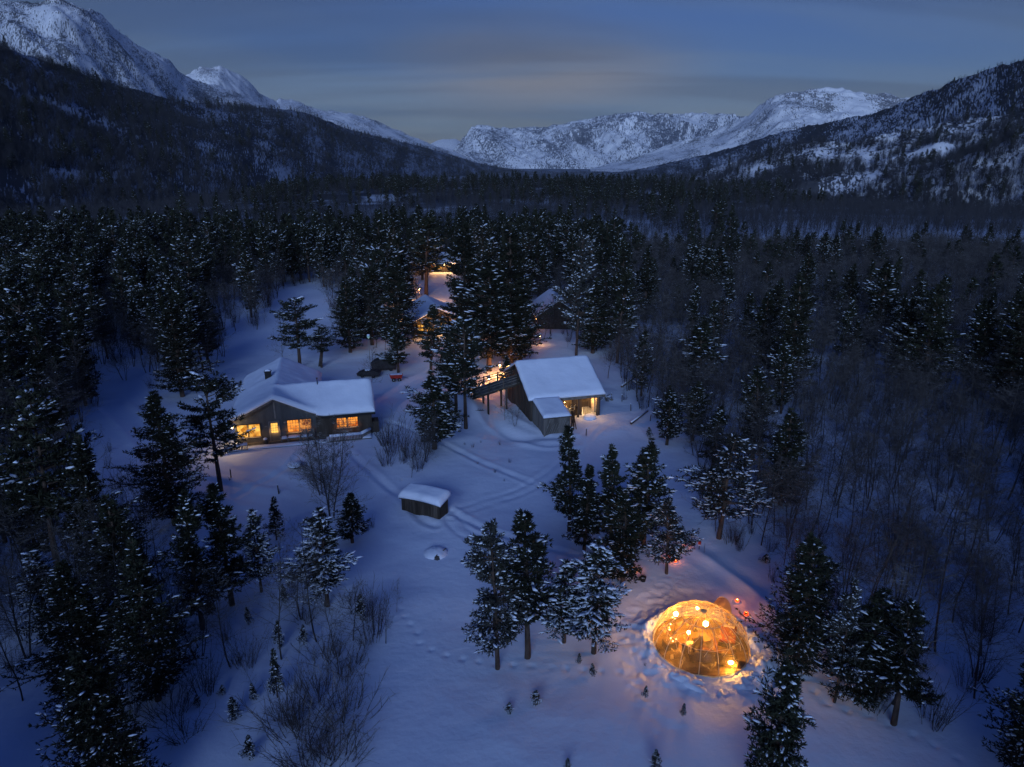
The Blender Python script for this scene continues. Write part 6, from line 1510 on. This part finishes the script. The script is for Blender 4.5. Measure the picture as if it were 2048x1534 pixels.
for q, (u, v, lab) in enumerate([(1224, 800, 'leaning fence post just right of the barn'), (1244, 803, 'upright fence post second right of the barn'), (1262, 822, 'fence post at the start of the drop right of the barn'), (1300, 842, 'short post at the clearing edge'), (1172, 872, 'short stake in the snow below the barn bay'), (462, 955, 'dark stake in the snow below the farmhouse'), (558, 988, 'short stake on the snow slope below the farmhouse')]):
    p = ground_hit(u, v); t = put('fence_post', lab, 'post', tuple(p), q, 'posts in the snow'); MB().tube((0, 0, -.3), (.08*(q % 3-1), .03, .85), .055, .05, 6).build('stake', M_WOOD, t); MB().ball((.08*(q % 3-1), .03, .88), .08, 8, .7).build('snow', M_SNOW, t, sm=True)
p = ground_hit(1212, 800); t = put('debris_pile', 'heap of snow-dusted branches and planks at the right corner of the barn', 'brush pile', tuple(p)); random.seed(5)
for i in range(12): a = random.random()*6.28; MB().tube((math.cos(a)*.9, math.sin(a)*.6, .05), (-math.cos(a+.5)*.8, -math.sin(a)*.6, .5+.4*random.random()), .05, .03, 5).build('branch', M_GREYWOOD if i % 3 else M_CLUMP, t)
for q, (u0, v0, u1, v1, lab) in enumerate([(1243, 776, 1282, 752, 'snow-covered fallen log leaning right of the barn'), (1262, 850, 1295, 830, 'fallen trunk at the edge of the drop')]):
    a = ground_hit(u0, v0); b = ground_hit(u1, v1); t = put('fallen_log', lab, 'log', tuple(a)); d = b-a; MB().tube((0, 0, .2), (d[0], d[1], d[2]+.5), .14, .09, 8).build('log', M_BARK, t); MB().tube((0, 0, .33), (d[0], d[1], d[2]+.61), .09, .06, 8).build('snow', M_SNOW, t, sm=True)
t = put('fallen_bough', 'dark fallen bough on the snow bank below the barn bridge', 'bough', tuple(ground_hit(955, 822))); 
for i in range(9): MB().tube((.12*i-.5, 0, .06), (.12*i-.3+.2*(i % 2), .35*(-1)**i, .22), .035, .01, 4).build('twig', M_NEEDLE, t)
MB().tube((-.7, .1, .02), (.8, -.1, .1), .05, .02, 5).build('stem', M_BARK, t)
print('objects', len(bpy.data.objects))
# unseen pines carrying the forest behind the viewpoint, added to shade the foreground
def round_mask(x, y):
    u, v, d = project(x, y, 0); u2, v2, d2 = project(x, y, 15.5)
    out = (y < 4) | ((np.minimum(u, u2) > 2048+3.5*FPX/np.maximum(d2, 1)) & (d2 > 3)) | ((np.maximum(u, u2) < -3.5*FPX/np.maximum(d2, 1)) & (d2 > 3))
    return out & (np.hypot(x, y) > 9) & (np.random.default_rng(70).random(x.shape) < np.clip(fbm(x/20, y/20, 2, 71)*1.4+.85, .1, 1)) & allowed(x, y)
OP = spread_points(6000, (-120, 120), (-75, 110), 3.8, round_mask, 72)
scatter('pine_forest', np.column_stack([OP, hzs(OP[:, 0], OP[:, 1])-.1]), rng.uniform(.85, 1.4, len(OP)), rng.integers(0, 3, len(OP)), LODM, 'unseen pines added around the viewpoint to shade the foreground', seed=10)
# undergrowth of bare stems under the birches: nobody could count it
def under_mask(x, y):
    u, v, d = project(x, y, 0); nn = fbm(x/12, y/12, 3, 177)+.5
    dn = np.where(u > 1230, 1.0, np.where((u < 420) & (v > 850), .7, np.where(v < 900, .25, .5)))
    return (u > -100) & (u < 2150) & (v < 1620) & allowed(x, y) & (np.random.default_rng(27).random(x.shape) < dn*np.clip(nn*1.8-.35, 0, 1))
UG = spread_points(30000, (-100, 150), (28, 230), 1.7, under_mask, 42)
scatter('undergrowth', np.column_stack([UG, hzs(UG[:, 0], UG[:, 1])]), rng.uniform(.35, .95, len(UG)), rng.integers(0, 4, len(UG)), [SHRUB['a'], SHRUB['b'], SHRUB['c'], SAPL], 'tangle of bare undergrowth stems beneath the birches', seed=9)
# cold air: a thin even haze filling the valley
hb = MB().box(-17600, -17600, -12, 17600, 17600, 1400).build('haze', mat('unused', (.5, .5, .5)), None)
hm = bpy.data.materials.new('haze_air'); hm.use_nodes = True; ht = hm.node_tree; ht.nodes.remove(principled(hm))
pv = ht.nodes.new('ShaderNodeVolumePrincipled'); pv.inputs['Color'].default_value = (.75, .85, 1, 1); pv.inputs['Density'].default_value = 0.00003; pv.inputs['Anisotropy'].default_value = 0.0
ht.links.new(pv.outputs[0], next(x for x in ht.nodes if x.type == 'OUTPUT_MATERIAL').inputs['Volume'])
hb.data.materials.clear(); hb.data.materials.append(hm); tag(hb, 'thin cold evening haze filling the valley', None, None, 'stuff')
